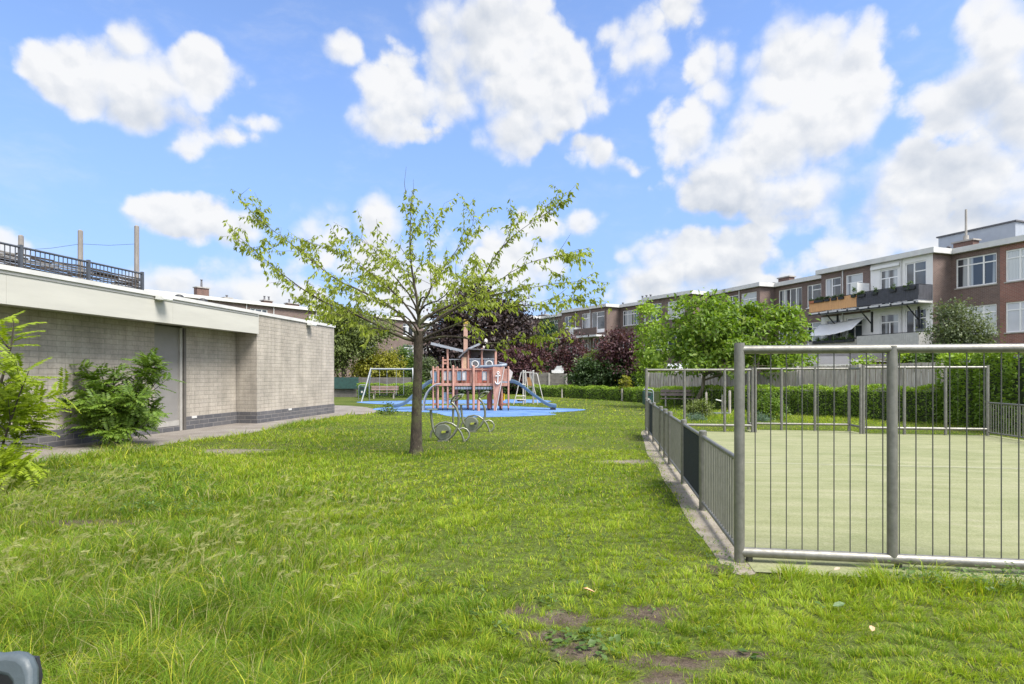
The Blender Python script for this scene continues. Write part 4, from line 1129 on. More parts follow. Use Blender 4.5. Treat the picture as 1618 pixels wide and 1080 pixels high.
def window(root, a, b, z0, z1, y, style, gm, depth=.11):
    """frame and pane set into a wall whose face lies at y (outside is -y)"""
    f = MB(); w = .075; yf = y + depth - .05; yb = y + depth + .02
    f.box(a, a + w, yf, yb, z0, z1); f.box(b - w, b, yf, yb, z0, z1)
    f.box(a + w, b - w, yf, yb, z1 - w, z1); f.box(a + w, b - w, yf, yb, z0, z0 + w)
    W, H = b - a, z1 - z0
    ms = {'1': [], '2': [.5], '3': [.30, .68], '4': [.25, .5, .75], 'l': [.36], 'r': [.62], 'door': [.42], '2t': [.5]}[style.rstrip('_')]
    for k in ms: f.box(a + W * k - .045, a + W * k + .045, yf - .002, yb, z0 + w, z1 - w if style != '2t' else z0 + H * .76 - .036)
    if style in ('3', 'l', 'r', 'door', '2t'):
        zt = z0 + H * (.76 if style != '3' else .74)
        segs = [0] + (ms if style != '2t' else []) + [1]
        for k in range(len(segs) - 1):
            x0 = a + (w if k == 0 else W * segs[k] + .045); x1 = a + (W - w if k == len(segs) - 2 else W * segs[k + 1] - .045)
            if style in ('l', 'door') and k == 0: continue
            if style == 'r' and k == 1: continue
            f.box(x0, x1, yf + .004, yb - .004, zt - .035, zt + .035)
    if style == 'door':
        x0 = a + W * .42 + .045; f.box(x0, b - w, yf + .01, yb - .006, z0 + w, z0 + w + .35)
    fo = f.build('window', M['frame'], root)
    p = MB(); p.box(a + .02, b - .02, yb - .035, yb - .012, z0 + .02, z1 - .02); p.build('pane', M[gm], fo)
    if style not in ('door',):
        s = MB(); s.box(a - .06, b + .06, y - .06, yf - .004, z0 - .07, z0 - .003); s.build('sill', M['concrete'] if style == '3' else M['frame'], fo)
    return fo

class Terrace:
    def __init__(s, O, d, ang_c=None):
        s.O = Vector(O); s.d = Vector(d).normalized()       # O: camera frame (right, ahead); d: direction of growing s
        s.ex = -s.d; s.ey = Vector((-s.ex.y, s.ex.x))
        w = c2w(s.ex.x, s.ex.y); s.rz = math.atan2(w.y, w.x)
    def P(s, q, yo=0, z=0):
        p = s.O + s.d * q + s.ey * yo; return c2w(p.x, p.y, z)
    def S(s, px, yo=0):
        t = (px - PX0) / F; A = s.O + s.ey * yo
        return (A.x - t * A.y) / (t * s.d.y - s.d.x)
    def Zs(s, q, py, yo=0):
        A = s.O + s.ey * yo + s.d * q; return EYE + (PY0 - py) / F * A.y

def terraced_house(T, label, s0, s1, segs, roof_z=9.25, chim=(), pipes=(), depth=9.0, lower_white=False, mirror=False):
    """segs: (sa, sb, yo, upper wall material, lower wall material, windows); windows: (sa, sb, z0, z1, style, glass)"""
    o = T.P(s1)
    r = thing('terraced_house', label, 'house', (o.x, o.y, 0), T.rz, 'terraced houses')
    X = lambda q: s1 - q
    walls = {}
    for (sa, sb, yo, mu, ml, wins) in segs:
        x0, x1 = X(sb), X(sa)
        for (za, zb, mm) in ((0, 6.0, ml), (6.0, roof_z, mu)):
            ops = [(X(b), X(a), z0, z1) for a, b, z0, z1, *_ in wins if z0 >= za - .01 and z1 <= zb + .01]
            xs = sorted({x0, x1, *[o_[0] for o_ in ops], *[o_[1] for o_ in ops]}); zs = sorted({za, zb, *[o_[2] for o_ in ops], *[o_[3] for o_ in ops]})
            mb = walls.setdefault(mm, MB())
            for i in range(len(xs) - 1):
                for j in range(len(zs) - 1):
                    cx, cz = (xs[i] + xs[i + 1]) / 2, (zs[j] + zs[j + 1]) / 2
                    if any(q[0] < cx < q[1] and q[2] < cz < q[3] for q in ops): continue
                    mb.add([(xs[i], yo, zs[j]), (xs[i + 1], yo, zs[j]), (xs[i + 1], yo, zs[j + 1]), (xs[i], yo, zs[j + 1])], [(0, 1, 2, 3)])
            for (a, b, c, d) in ops:
                e = yo + .16
                mb.add([(a, yo, c), (a, yo, d), (a, e, d), (a, e, c)], [(0, 1, 2, 3)]); mb.add([(b, yo, c), (b, e, c), (b, e, d), (b, yo, d)], [(0, 1, 2, 3)])
                mb.add([(a, yo, d), (b, yo, d), (b, e, d), (a, e, d)], [(0, 1, 2, 3)]); mb.add([(a, yo, c), (a, e, c), (b, e, c), (b, yo, c)], [(0, 1, 2, 3)])
        if yo < 0:
            mb = walls.setdefault(segs[0][3] if segs[0][3] != 'white_wall' else 'brick_dark', MB())
            for x in (x0, x1): mb.add([(x, yo, 0), (x, 0, 0), (x, 0, roof_z), (x, yo, roof_z)], [(0, 1, 2, 3)])
        mb = MB()
        mb.box(x0, x1, yo - .30, yo + .12, roof_z + .002, roof_z + .34)
        if yo < 0:
            mb.box(x1 + .002, x1 + .26, yo - .30, -.302, roof_z + .002, roof_z + .34); mb.box(x0 - .26, x0 - .002, yo - .30, -.302, roof_z + .002, roof_z + .34)
        mb.build('cornice', M['trim'], r)
        mb = MB(); mb.box(x0 + .003, x1 - .003, yo + .122, depth, roof_z - .05, roof_z + .30); mb.build('roof', M['roof_felt'], r)
        for (a, b, z0, z1, st, gm) in wins: window(r, X(b), X(a), z0, z1, yo, st, gm)
    mb = walls[segs[0][3]]
    mb.add([(0, 0, 0), (0, depth, 0), (0, depth, roof_z), (0, 0, roof_z)], [(0, 1, 2, 3)]); mb.add([(X(s0), 0, 0), (X(s0), depth, 0), (X(s0), depth, roof_z), (X(s0), 0, roof_z)], [(0, 1, 2, 3)])
    mb.add([(0, depth, 0), (X(s0), depth, 0), (X(s0), depth, roof_z), (0, depth, roof_z)], [(0, 1, 2, 3)])
    for k, mb in walls.items(): mb.build('wall', M[k], r)
    for (q, y, w, h, pots, pot_h) in chim:
        mb = MB(); x = X(q); z = roof_z + .30
        mb.box(x - w / 2, x + w / 2, y - .3, y + .3, z, z + h); c = mb.build('chimney', M['chimney'], r)
        mb = MB(); mb.box(x - w / 2 - .09, x + w / 2 + .09, y - .39, y + .39, z + h + .002, z + h + .10); mb.build('chimney_cap', M['concrete'], c)
        for k in range(pots):
            xx = x - w / 2 + (k + .5) * w / pots
            mb = MB(); mb.cyl(xx, y, z + h + .10, z + h + .10 + pot_h, .11, 10, .08); mb.cyl(xx, y, z + h + .10 + pot_h, z + h + .16 + pot_h, .15, 10, .13); mb.build('chimney_pot', M['roof_grey'], c)
    for (q, yo) in pipes:
        mb = MB(); mb.tube([(X(q), yo - .07, .2), (X(q), yo - .07, roof_z - .02)], .045, 8); mb.build('downpipe', M['trim'], r)
    return r, X

# ---- the terrace with balconies
T1 = Terrace((29.2, 34.0), (-.335, .942))
YB = -1.65
F2, F3 = (4.12, 5.88), (7.08, 8.92)      # window heights on the two upper floors
def pair(sa, sb, st, g1, g2): return [(sa, sb, *F3, st, g1), (sa, sb, *F2, st, g2)]
h, X = terraced_house(T1, 'red brick house at the near end of the terrace with the balconies', -6.5, 1.24, [(-6.5, 1.24, 0, 'brick_red', 'brick_red', pair(-1.5, .95, '3', 'glass2', 'blind') + pair(-5.6, -3.4, '3', 'glass1', 'glass0') + [(-1.2, .7, 1.0, 2.8, '2', 'glass0')])])
h, X = terraced_house(T1, 'dark brick house with white rendered bay behind the grey cloth balcony', 1.24, 8.35, [
    (1.24, 4.03, 0, 'brick_dark', 'brick_dark', pair(1.42, 3.75, '3', 'glass1', 'glass2') + [(1.5, 3.6, 1.0, 2.8, '3', 'glass0')]),
    (4.03, 8.35, YB, 'white_wall', 'white_wall', [(4.45, 5.85, 6.35, 8.92, 'door', 'glass0'), (6.35, 7.65, 6.35, 8.75, '2t', 'glass1'), (4.45, 5.85, 3.4, 5.88, 'door', 'glass0'), (6.3, 7.65, 3.4, 5.75, '2t', 'glass1')])],
    chim=((5.1, 3.0, 1.25, .95, 0, 0), (6.1, 2.0, 1.7, .14, 3, .4)), pipes=((6.08, YB),))
mb = MB(); mb.box(X(8.25), X(6.15), YB - .16, YB - .004, 8.86, 9.05); mb.build('awning_case', M['white'], h)
mb = MB(); x = X(5.1); mb.tube([(x, 3.0, 10.61), (x, 3.0, 10.95)], .16, 10); mb.tube([(x, 3.0, 10.95), (x, 3.0, 12.7)], .07, 8); mb.build('flue', M['concrete'], h)
mb = MB(); mb.box(X(7.9), X(3.0), 4.4, 8.2, 9.56, 11.5); rb = mb.build('roof_dormer', mat('zinc_cladding', (.36, .39, .43), .45, .3, .06, 2), h)
mb = MB(); mb.box(X(8.0), X(2.9), 4.3, 8.3, 11.502, 11.6); mb.build('dormer_roof', M['roof_grey'], rb)
h, X = terraced_house(T1, 'dark brick house behind the orange plank balcony and white sunshade', 8.35, 15.7, [
    (12.5, 15.7, 0, 'brick_dark', 'brick_dark', pair(14.05, 15.45, 'l', 'glass0', 'glass1')),
    (8.35, 12.5, YB, 'brick_dark', 'white_wall', [(8.95, 10.35, 6.35, 8.85, '2t', 'glass1'), (10.75, 12.15, 6.35, 8.85, 'door', 'glass1'), (9.0, 10.3, 3.4, 5.75, '2t', 'glass0'), (10.8, 12.1, 3.4, 5.75, '2t', 'glass0')])],
    chim=((11.3, 2.0, 1.5, .14, 0, 0), (13.3, 2.0, 1.3, .14, 1, .25)), pipes=((10.55, YB),))
mb = MB(); mb.box(X(8.95), X(8.42), YB - 1.15, YB - .01, 6.35, 8.0); mb.build('privacy_screen', M['white'], h)
h, X = terraced_house(T1, 'dark brick house with a wide four-light window behind the maple', 15.7, 23.2, [
    (15.7, 18.9, 0, 'brick_dark', 'brick_dark', pair(15.98, 18.5, '4', 'glass1', 'glass1')),
    (18.9, 23.2, YB, 'brick_dark', 'brick_dark', [(19.3, 21.2, 6.6, 8.9, '2t', 'glass1'), (21.6, 23.0, 6.35, 8.9, 'door', 'glass0'), (19.4, 21, 3.4, 5.8, '2t', 'glass0')])],
    chim=((20.2, 2.5, 1.3, .85, 0, 0), (21.8, 2.2, 1.7, .25, 2, .2)), pipes=((21.4, YB),))
h, X = terraced_house(T1, 'terraced house mostly hidden behind the crown of the maple', 23.2, 31.5, [
    (27.4, 31.5, 0, 'brick_dark', 'brick_dark', pair(28, 30.5, '4', 'glass1', 'glass1')),
    (23.2, 27.4, YB, 'brick_dark', 'brick_dark', [(24, 25.4, 6.6, 8.9, '2t', 'glass0'), (25.8, 27, 6.6, 8.9, '2t', 'glass2')])],
    chim=((24.5, 2.4, 1.3, .2, 1, .3), (28.5, 2.4, 1.5, .4, 2, .3)))

def balcony(label, s0, s1, zd, mp, boxes, h_rail, dark=True):
    o = T1.P(s1, YB)
    r = thing('balcony', label, 'balcony', (o.x, o.y, zd - .15), T1.rz, 'balconies on the terrace')
    L = s1 - s0; z = .15
    st = M['black_steel']
    mb = MB(); mb.box(.0, L, -1.25, -.01, 0, .12); mb.build('deck', M['trim'], r)
    mb = MB(); mb.box(-.02, L + .02, -1.30, -1.22, -.08, -.002)
    for k in range(int(L / .8) + 1): mb.box(.1 + k * .8, .18 + k * .8, -1.32, -1.252, -.06, .09)
    mb.build('edge_beam', st, r)
    mb = MB(); mb.tube([(0, -.01, z + h_rail), (0, -1.22, z + h_rail), (L, -1.22, z + h_rail), (L, -.01, z + h_rail)], .022, 8); mb.build('rail', st, r)
    mb = MB()
    n = int(L / .14)
    for k in range(n):
        a = k * L / n; mb.box(a + .006, a + L / n - .006, -1.235, -1.215 + .008 * (k % 2), .19, z + h_rail - .03)
    for k in range(9):
        a = k * 1.2 / 9
        for x in (0, L): mb.box(x - .012, x + .012, -1.2 + a + .005, -1.2 + a + .125, .19, z + h_rail - .03)
    mb.build('balustrade', mp, r)
    return r, L
M['black_steel'] = mat('black_steel', (.022, .024, .026), .5, .2)
M['cloth_grey'] = mat('grey_cloth', (.060, .062, .075), .85, 0, .2, 4, .4)
M['orange_plank'] = mat('orange_planks', (.60, .33, .15), .7, 0, .14, 6, 0, None, (4, 4, .3))
M['pale_slat'] = mat('pale_grey_slats', (.42, .41, .39), .7, 0, .1, 5)
b1, L1 = balcony('upper balcony wrapped in dark grey cloth with planters', 4.05, 8.40, 6.30, M['cloth_grey'], None, .98)
b2, L2 = balcony('upper balcony with bright orange vertical planks', 8.42, 12.45, 6.30, M['orange_plank'], None, .92)
b3, L3 = balcony('lower balcony with pale grey slatted front under the grey cloth one', 4.05, 8.40, 3.35, M['pale_slat'], None, .98)
b4, L4 = balcony('lower balcony with grey concrete-coloured front under the white sunshade', 8.42, 12.45, 3.35, M['concrete'], None, .80)
for s in (4.9, 8.2, 11.0):
    p = T1.P(s, YB)
    t = thing('balcony_bracket', {4.9: 'black steel bracket under the grey cloth balcony near the brick corner', 8.2: 'black steel bracket below the joint of the grey and orange balconies', 11.0: 'black steel bracket under the orange plank balcony'}[s], 'bracket', (p.x, p.y, 4.6), T1.rz, 'brackets under the balconies')
    mb = MB(); mb.box(-.05, .05, -.10, -.003, .0, 1.42); mb.build('upright', M['black_steel'], t)
    mb = MB(); mb.beam((0, -.06, .55), (0, -1.1, 1.44), .06, .06); mb.build('strut', M['black_steel'], t)
def planter(s, z, yo, label, seed, big=1.0, leaf='leaf_bush', w=.45, red=False):
    p = T1.P(s, yo)
    t = thing('planter', label, 'planter', (p.x, p.y, z), T1.rz, 'planters on the balcony rails')
    mb = MB(); mb.prism([(-w / 2, .18), (w / 2, .18), (w / 2 - .03, 0), (-w / 2 + .03, 0)], .2, lambda a, b, c: (a, c - .1, b)); mb.build('box', M['terracotta'] if red else M['black'], t)
    crown_mesh('foliage', [(0, 0, .24, w * .5, .12, .14 * big), (w * .1, 0, .3 * big, w * .25, .1, .16 * big)], 16, 10, .05, .09, .05, M[leaf], t, seed, .2)
# ------------------------------------------------------------------ leaf materials
M['terracotta'] = mat('terracotta', (.36, .13, .07), .8)
for k, c1, c2, tr, c3 in (
    ('leaf_cherry', (.14, .18, .022), (.26, .305, .045), .50, (.33, .36, .07)),
    ('leaf_maple', (.058, .118, .014), (.155, .235, .028), .42, (.25, .29, .045)),
    ('leaf_bush', (.035, .070, .014), (.080, .135, .025), .3, (.12, .17, .04)),
    ('leaf_dark', (.016, .036, .010), (.040, .072, .018), .25, None),
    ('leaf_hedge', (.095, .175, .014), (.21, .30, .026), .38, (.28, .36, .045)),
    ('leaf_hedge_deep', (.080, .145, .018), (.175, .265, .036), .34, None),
    ('leaf_olive', (.070, .098, .026), (.135, .170, .045), .38, (.18, .205, .07)),
    ('leaf_yellow', (.135, .150, .018), (.235, .225, .03), .38, (.28, .26, .05)),
    ('leaf_copper', (.022, .016, .016), (.052, .034, .034), .2, (.085, .055, .052)),
    ('leaf_plum', (.042, .018, .023), (.080, .034, .042), .3, (.13, .065, .065)),
    ('leaf_acacia', (.16, .24, .014), (.29, .37, .022), .42, (.36, .42, .04)),
    ('leaf_wall', (.052, .105, .014), (.125, .195, .026), .38, (.19, .25, .035)),
    ('leaf_grey', (.050, .072, .035), (.105, .13, .062), .32, (.16, .18, .09)),
    ('leaf_cypress', (.012, .034, .012), (.030, .062, .020), .2, None),
    ('leaf_lavender', (.07, .12, .09), (.13, .19, .14), .25, None)):
    q = 1.0 if k in ('leaf_acacia', 'leaf_copper') else 1.3
    M[k] = leaf_mat(k, tuple(x * q for x in c1), tuple(x * q for x in c2), tr, c3 and tuple(x * q for x in c3))
BK, DB = M['bark'], M['dark_bark']

planter(4.6, 7.0, YB - 1.25, 'leafy planter on the grey cloth balcony nearest the brick corner', 1, 1.5, w=.8)
planter(5.7, 7.0, YB - 1.25, 'planter second along the grey cloth balcony', 2, 1.2)
planter(7.0, 6.98, YB - 1.25, 'planter with upright green plant at the middle of the grey cloth balcony', 3, 1.3)
planter(8.0, 6.95, YB - 1.25, 'flat planter near the far end of the grey cloth balcony', 4, .9, w=.6)
planter(8.6, 7.0, YB - 1.25, 'pot with light green plant where the grey and orange balconies meet', 5, 1.7, w=.35)
for i, s in enumerate((9.6, 10.2, 10.8, 11.3, 11.7)):
    planter(s, 6.98, YB - 1.25, ['dark planter on the orange balcony nearest the white privacy screen', 'second dark planter along the orange balcony', 'middle dark planter on the orange balcony rail', 'fourth dark planter along the orange balcony', 'dark planter on the orange balcony beside the terracotta box'][i], 10 + i, .8, 'leaf_dark')
planter(12.15, 6.98, YB - 1.25, 'terracotta box at the far end of the orange balcony', 20, .5, 'leaf_dark', .5, True)
for i, s in enumerate((8.9, 9.6, 10.3, 11.0, 11.7)):
    planter(s, 3.95, YB - 1.25, ['bushy planter on the concrete balcony nearest the slatted one', 'second planter along the concrete balcony under the sunshade', 'middle planter on the concrete balcony under the sunshade', 'fourth planter along the concrete balcony under the sunshade', 'planter at the far end of the concrete balcony under the sunshade'][i], 30 + i, 1.5 if i == 0 else 1.0, 'leaf_bush', .7)
def sunshade():
    p = T1.P(10.5, YB)
    t = thing('sunshade_cloth', 'white cloth sunshade slung above the concrete-fronted balcony', 'sunshade', (p.x, p.y, 4.2), T1.rz)
    vs, fs = [], []; nx, ny = 16, 8
    for i in range(nx + 1):
        for j in range(ny + 1):
            u, v = i / nx, j / ny
            x = -1.9 + 3.75 * u; y = -.25 - 1.15 * v
            z = 1.35 - .15 * u * 0 - .85 * v - .12 * math.sin(math.pi * u) * (.4 + v) + .015 * math.sin(u * 60) * v + (u - .5) * .22
            vs.append((x, y, z))
    for i in range(nx):
        for j in range(ny):
            a = i * (ny + 1) + j; fs.append((a, a + 1, a + ny + 2, a + ny + 1))
    mb = MB(); mb.add(vs, fs); c = mb.build('cloth', M['white'], t)
    s = c.modifiers.new('thick', 'SOLIDIFY'); s.thickness = .01
    for x, z in ((-1.9, 1.15), (1.85, 1.4)):
        mb = MB(); mb.tube([(x, -.25, z), (x * 1.02, -.02, z + .15)], .012, 6); mb.build('cord', M['beam_grey'], t)
sunshade()

# ------------------------------------------------------------------ the farther terraces
T2 = Terrace((16.3, 61.0), (-.521, .853))
W3, W2 = (7.15, 8.85), (4.2, 5.9)
def p2(a, b, st, g1, g2): return [(a, b, *W3, st, g1), (a, b, *W2, st, g2)]
terraced_house(T2, 'brown brick house with pipe-clad corner beside the ivy column', -4.5, 1.6, [(-4.5, 1.6, -2.0, 'brick_far', 'brick_far', p2(-.6, 1.0, '2t', 'glass0', 'glass2') + p2(-3.6, -1.4, '2t', 'glass2', 'glass0'))], chim=((.5, 2.2, 1.4, .2, 2, .35),))
terraced_house(T2, 'brown brick house with a big three-light window beside the maple', 1.6, 7.74, [(1.6, 7.74, 0, 'brick_far', 'brick_far', p2(4.75, 7.3, '3', 'glass1', 'glass1') + p2(2.2, 4.0, 'l', 'glass2', 'glass0'))], chim=((5.2, 1.6, 1.9, .35, 3, .45),))
h, X = terraced_house(T2, 'brown brick house with white balcony slab above plum trees', 7.74, 16.2, [(7.74, 16.2, -2.0, 'brick_far', 'brick_far', [(8.1, 10.4, 6.45, 8.85, 'door', 'glass0'), (10.7, 12.2, 6.45, 8.85, '2t', 'glass1'), (14.2, 15.6, 7.4, 8.8, '2', 'glass0'), (8.2, 10.2, 3.4, 5.9, 'door', 'glass0'), (10.9, 12.4, 3.4, 5.9, '2t', 'glass1'), (13.9, 15.4, 4.9, 5.8, '2', 'glass0')])], chim=((9.5, 2, 1.3, .15, 1, .3), (14.2, 2, 2.0, .2, 3, .4)), pipes=((10.55, -2.0), (13.3, -2.0)))
mb = MB(); mb.box(X(13.4), X(12.3), -3.0, -2.02, 6.0, 7.25); mb.build('balcony_screen', M['white'], h)
mb = MB(); mb.box(X(16.0), X(8.0), -3.25, -2.01, 5.95, 6.15); mb.build('balcony_slab', M['white'], h)
mb = MB(); mb.box(X(12.2), X(8.0), -3.24, -3.18, 6.2, 6.95); mb.build('balcony_front', M['brick_far'], h)
mb = MB(); mb.box(X(13.0), X(12.2), -3.0, -2.02, 3.0, 4.6); mb.build('lower_screen', M['white'], h)
terraced_house(T2, 'recessed brown brick house with white window panels in the far terrace', 16.2, 23.5, [(16.2, 23.5, 0, 'brick_far', 'brick_far', p2(16.8, 18.9, '3', 'glass2', 'glass2') + p2(19.8, 22.4, '3', 'glass0', 'glass1'))], chim=((20, 2, 1.8, .5, 2, .4),))
terraced_house(T2, 'farthest brown brick house of the terrace, behind the dark cypress', 23.5, 33, [(23.5, 33, -2.0, 'brick_far', 'white_wall', p2(24.5, 26.3, '2t', 'glass0', 'glass2') + p2(28, 30.4, '3', 'glass2', 'glass0'))], chim=((26, 2, 1.5, .5, 2, .4),))

T3 = Terrace((-21.3, 74.5), (-.558, -.83))         # grows towards the viewer, so its front looks the other way round
class TerraceM(Terrace):
    def __init__(s, O, d):
        Terrace.__init__(s, O, d); s.ex = s.d; s.ey = Vector((-s.ex.y, s.ex.x)); w = c2w(s.ex.x, s.ex.y); s.rz = math.atan2(w.y, w.x)
# facade seen from its right-hand side: local x grows away from the viewer (left to right in the picture)
T3 = Terrace((-33.8 + .558 * 75, 55.9 + .83 * 75), (-.558, -.83))
def s3(px): return T3.S(px)
q = [s3(x) for x in (690, 600, 520, 433, 352, 268, 190)]
labs = ['pale house half hidden by the plum-dark tree and the cherry trunk', 'far house behind the birch and the yellow-green shrub', 'brick house with a white downpipe where the terrace meets the birch', 'brown brick house with a small dark chimney and aerial over the flat roof', 'brown brick house with a low chimney behind the block building', 'brown brick house with a tall capped chimney behind the block building']
for i in range(6):
    a, b = q[i], q[i + 1]
    m = 'brick_far' if i == 0 else ('brick_far' if i % 2 else 'brick_dark')
    w = b - a
    ch = {5: ((s3(331), 1.5, 1.25, 1.0, 1, .75),), 4: ((s3(371), 1.5, .8, .25, 1, .2),), 3: ((s3(434), 1.5, 1.1, .45, 2, .4),)}.get(i, ((a + w * .5, 2, 1.6, .5, 2, .4),))
    pp = {2: ((s3(499), 0),), 3: ((s3(432), 0),), 4: ((s3(389), 0),)}.get(i, ())
    wins = []
    k = 0
    while k * 4.2 + 3.4 < w:
        wins += p2(a + .8 + k * 4.2, a + 2.9 + k * 4.2, ('3', '2t')[k % 2], ('glass0', 'glass1', 'glass2')[(k + i) % 3], 'glass0'); k += 1
    terraced_house(T3, labs[i], a, b, [(a, b, 0, m, m, [x for x in wins])], chim=ch, pipes=pp)

# ------------------------------------------------------------------ garden sheds behind the plank fence
def shed(label, px0, px1, d, z0, z1, m, wall, depth=2.5, rise=.5):
    o = at((px0 + px1) / 2, d); w = (px1 - px0) / F * d
    t = thing('garden_shed', label, 'shed', (o.x, o.y, 0), YAW - .4, 'garden sheds')
    mb = MB(); mb.box(-w / 2, w / 2, 0, depth, 0, z0); mb.build('wall', wall, t)
    mb = MB(); mb.prism([(-.2, z0 + .01), (depth / 2, z0 + rise), (depth + .2, z0 + .01), (depth + .2, z0 - .07), (-.2, z0 - .07)], w + .4, lambda a, b, c: (-w / 2 - .2 + c, a, b)); mb.build('roof', m, t)
    mb = MB(); mb.box(-w / 2 - .22, w / 2 + .22, -.24, -.202, z0 - .10, z0 + .01); mb.build('gutter', M['trim'], t)
shed('garden shed with dark roof behind the taller plank fence', 1288, 1412, 32, 2.45, 0, M['roof_felt'], M['brick_far'], 2.6, .85)
shed('garden shed with pale grey roof between the dark-roofed shed and the maple', 1262, 1332, 29.5, 2.15, 0, mat('grey_roof', (.10, .10, .10), .8), M['wood_grey'], 2.5, .45)
shed('small white-roofed garden shed beneath the maple crown', 1056, 1086, 44, 1.95, 0, mat('pale_roof', (.34, .35, .36), .7), M['brick_far'], 2.5, .55)
def tarpaulin():
    o = at(880, 52)
    t = thing('covered_boat', 'white tarpaulin-covered hull showing above the concrete fence', 'covered boat', (o.x, o.y, 0), YAW)
    mb = MB(); mb.prism([(-.44, 1.80), (.56, 1.80), (.62, 2.06), (-.48, 2.06)], 1.4, lambda a, b, c: (a, c, b)); mb.build('hull', M['white'], t)
    mb = MB(); mb.prism([(-.22, 2.06), (.55, 2.06), (.58, 2.22), (.42, 2.28), (.45, 2.46), (.2, 2.42), (.02, 2.44)], 1.2, lambda a, b, c: (a, .1 + c, b)); mb.build('tarpaulin', mat('white_tarpaulin', (.42, .44, .44), .6), t)
    mb = MB(); mb.box(-.4, .5, .3, 1.1, 0, 1.8); mb.build('trestle', M['wood_grey'], t)
tarpaulin()

# ------------------------------------------------------------------ trees and shrubs
def ell(o, items):
    """(px, py, d, rx, ry, rz in px at d) -> ellipsoids relative to o"""
    r = []
    for (px, py, d, hx, hz) in items:
        c = at(px, d, py); k = d / F
        r.append((c.x - o.x, c.y - o.y, c.z, hx * k, (hx + hz) / 2 * k * .9, hz * k))
    return r
def ptree(name, label, cat, px, d, items, n, per, rad, L, W, m, seed, **kw):
    o = at(px, d)
    return tree(name, label, cat, (o.x, o.y, 0), ell(o, [(a, b, d + c, e, f) for a, b, c, e, f in items]), n, per, rad, L, W, M[m], kw.pop('bark', BK), seed, **kw)
ptree('maple_tree', 'broad bright green maple with drooping leaves behind the ball court', 'tree', 1097, 29.5,
      [(1060, 550, 0, 48, 50), (1110, 520, -.5, 62, 55), (1150, 505, .3, 45, 40), (1185, 520, 0, 60, 48), (1235, 530, .2, 48, 50), (1155, 565, -.6, 90, 34), (1240, 575, 0, 36, 36), (1245, 605, -.4, 18, 16), (1140, 478, .3, 14, 16), (1165, 475, 0, 10, 12), (1095, 565, -.8, 50, 34), (1055, 480, .4, 8, 20)],
      290, 38, .27, .24, .13, 'leaf_maple', 41, trunk_r=.11, low=.8, shell=.25, down=.45)
ptree('ivy_column', 'golden green ivy-clad column of leaves left of the maple', 'climber', 1026, 40, [(1026, 510, 0, 19, 34), (1030, 550, 0, 20, 40), (1028, 585, 0, 22, 30)], 150, 30, .25, .17, .12, 'leaf_hedge', 42, trunk_r=.1, shell=.6)
ptree('copper_beech', 'huge dark purple copper beech rising behind the pirate ship', 'tree', 760, 62, [(755, 508, 0, 62, 50), (718, 535, -2, 36, 46), (805, 525, 0, 42, 44), (770, 560, -3, 70, 45), (700, 575, -2, 32, 36), (830, 565, 1, 26, 36)],
      420, 46, .75, .42, .28, 'leaf_copper', 43, trunk_r=.45, shell=.55, bark=DB)
ptree('plum_tree', 'purple-leaved plum just right of the pirate ship canopy', 'tree', 822, 52, [(815, 575, 0, 26, 26), (840, 580, 0, 22, 24), (850, 560, .5, 14, 18), (828, 598, -.5, 30, 18)], 170, 34, .36, .25, .15, 'leaf_plum', 44, trunk_r=.12, bark=DB, group='purple plum trees')
ptree('plum_tree', 'purple-leaved plum beside the dark cypress above the concrete fence', 'tree', 905, 54, [(902, 552, 0, 22, 22), (888, 572, 0, 18, 18), (918, 572, .3, 18, 22), (903, 585, -.4, 32, 13), (897, 538, 0, 10, 10)], 120, 30, .34, .25, .15, 'leaf_plum', 45, trunk_r=.11, bark=DB, group='purple plum trees')
ptree('plum_tree', 'loose wine-red plum tree in front of the brick house with the big window', 'tree', 985, 44, [(985, 548, 0, 27, 26), (965, 560, 0, 16, 20), (1003, 565, .3, 15, 26), (985, 580, -.3, 26, 18), (978, 532, 0, 14, 12), (950, 548, 0, 7, 9)], 150, 28, .32, .22, .13, 'leaf_plum', 46, trunk_r=.10, bark=DB, group='purple plum trees')
ptree('cypress', 'narrow dark green cypress between two purple plums', 'tree', 868, 58, [(868, 545, 0, 12, 36), (868, 575, 0, 13, 34), (867, 518, 0, 8, 18)], 170, 34, .28, .20, .10, 'leaf_cypress', 47, trunk_r=.15, shell=.75, bark=DB)
ptree('shrub', 'dark glossy shrub mass right of the concrete fence', 'shrub', 945, 44, [(935, 592, 0, 26, 24), (970, 590, 0, 26, 24), (1002, 592, 0, 22, 22), (915, 600, 0, 16, 18)], 230, 40, .28, .20, .13, 'leaf_dark', 48, trunk_r=.08, bark=DB, shell=.5)
ptree('shrub', 'pale olive shrub top above the dark shrub mass', 'shrub', 948, 45.5, [(945, 572, 0, 24, 16), (965, 567, 0, 14, 10), (928, 580, 0, 12, 12)], 100, 32, .26, .20, .12, 'leaf_olive', 49, trunk_r=.08)
ptree('sapling', 'yellow-green sapling in front of the dark shrubs and low hedge', 'sapling', 989, 38, [(988, 602, 0, 8, 9), (991, 616, 0, 6, 10), (984, 612, 0, 5, 6)], 26, 14, .14, .15, .09, 'leaf_yellow', 50, trunk_r=.025)
ptree('birch_tree', 'loose olive green birch tree behind the corner of the block building', 'tree', 541, 47, [(540, 530, 0, 34, 42), (560, 515, 0, 34, 24), (528, 560, 0, 24, 34), (570, 545, 0, 26, 30), (600, 520, .5, 26, 18), (545, 505, 0, 20, 18), (500, 540, 0, 24, 40)], 470, 36, .42, .20, .12, 'leaf_olive', 51, trunk_r=.14, shell=.3, down=.6, limbs=24)
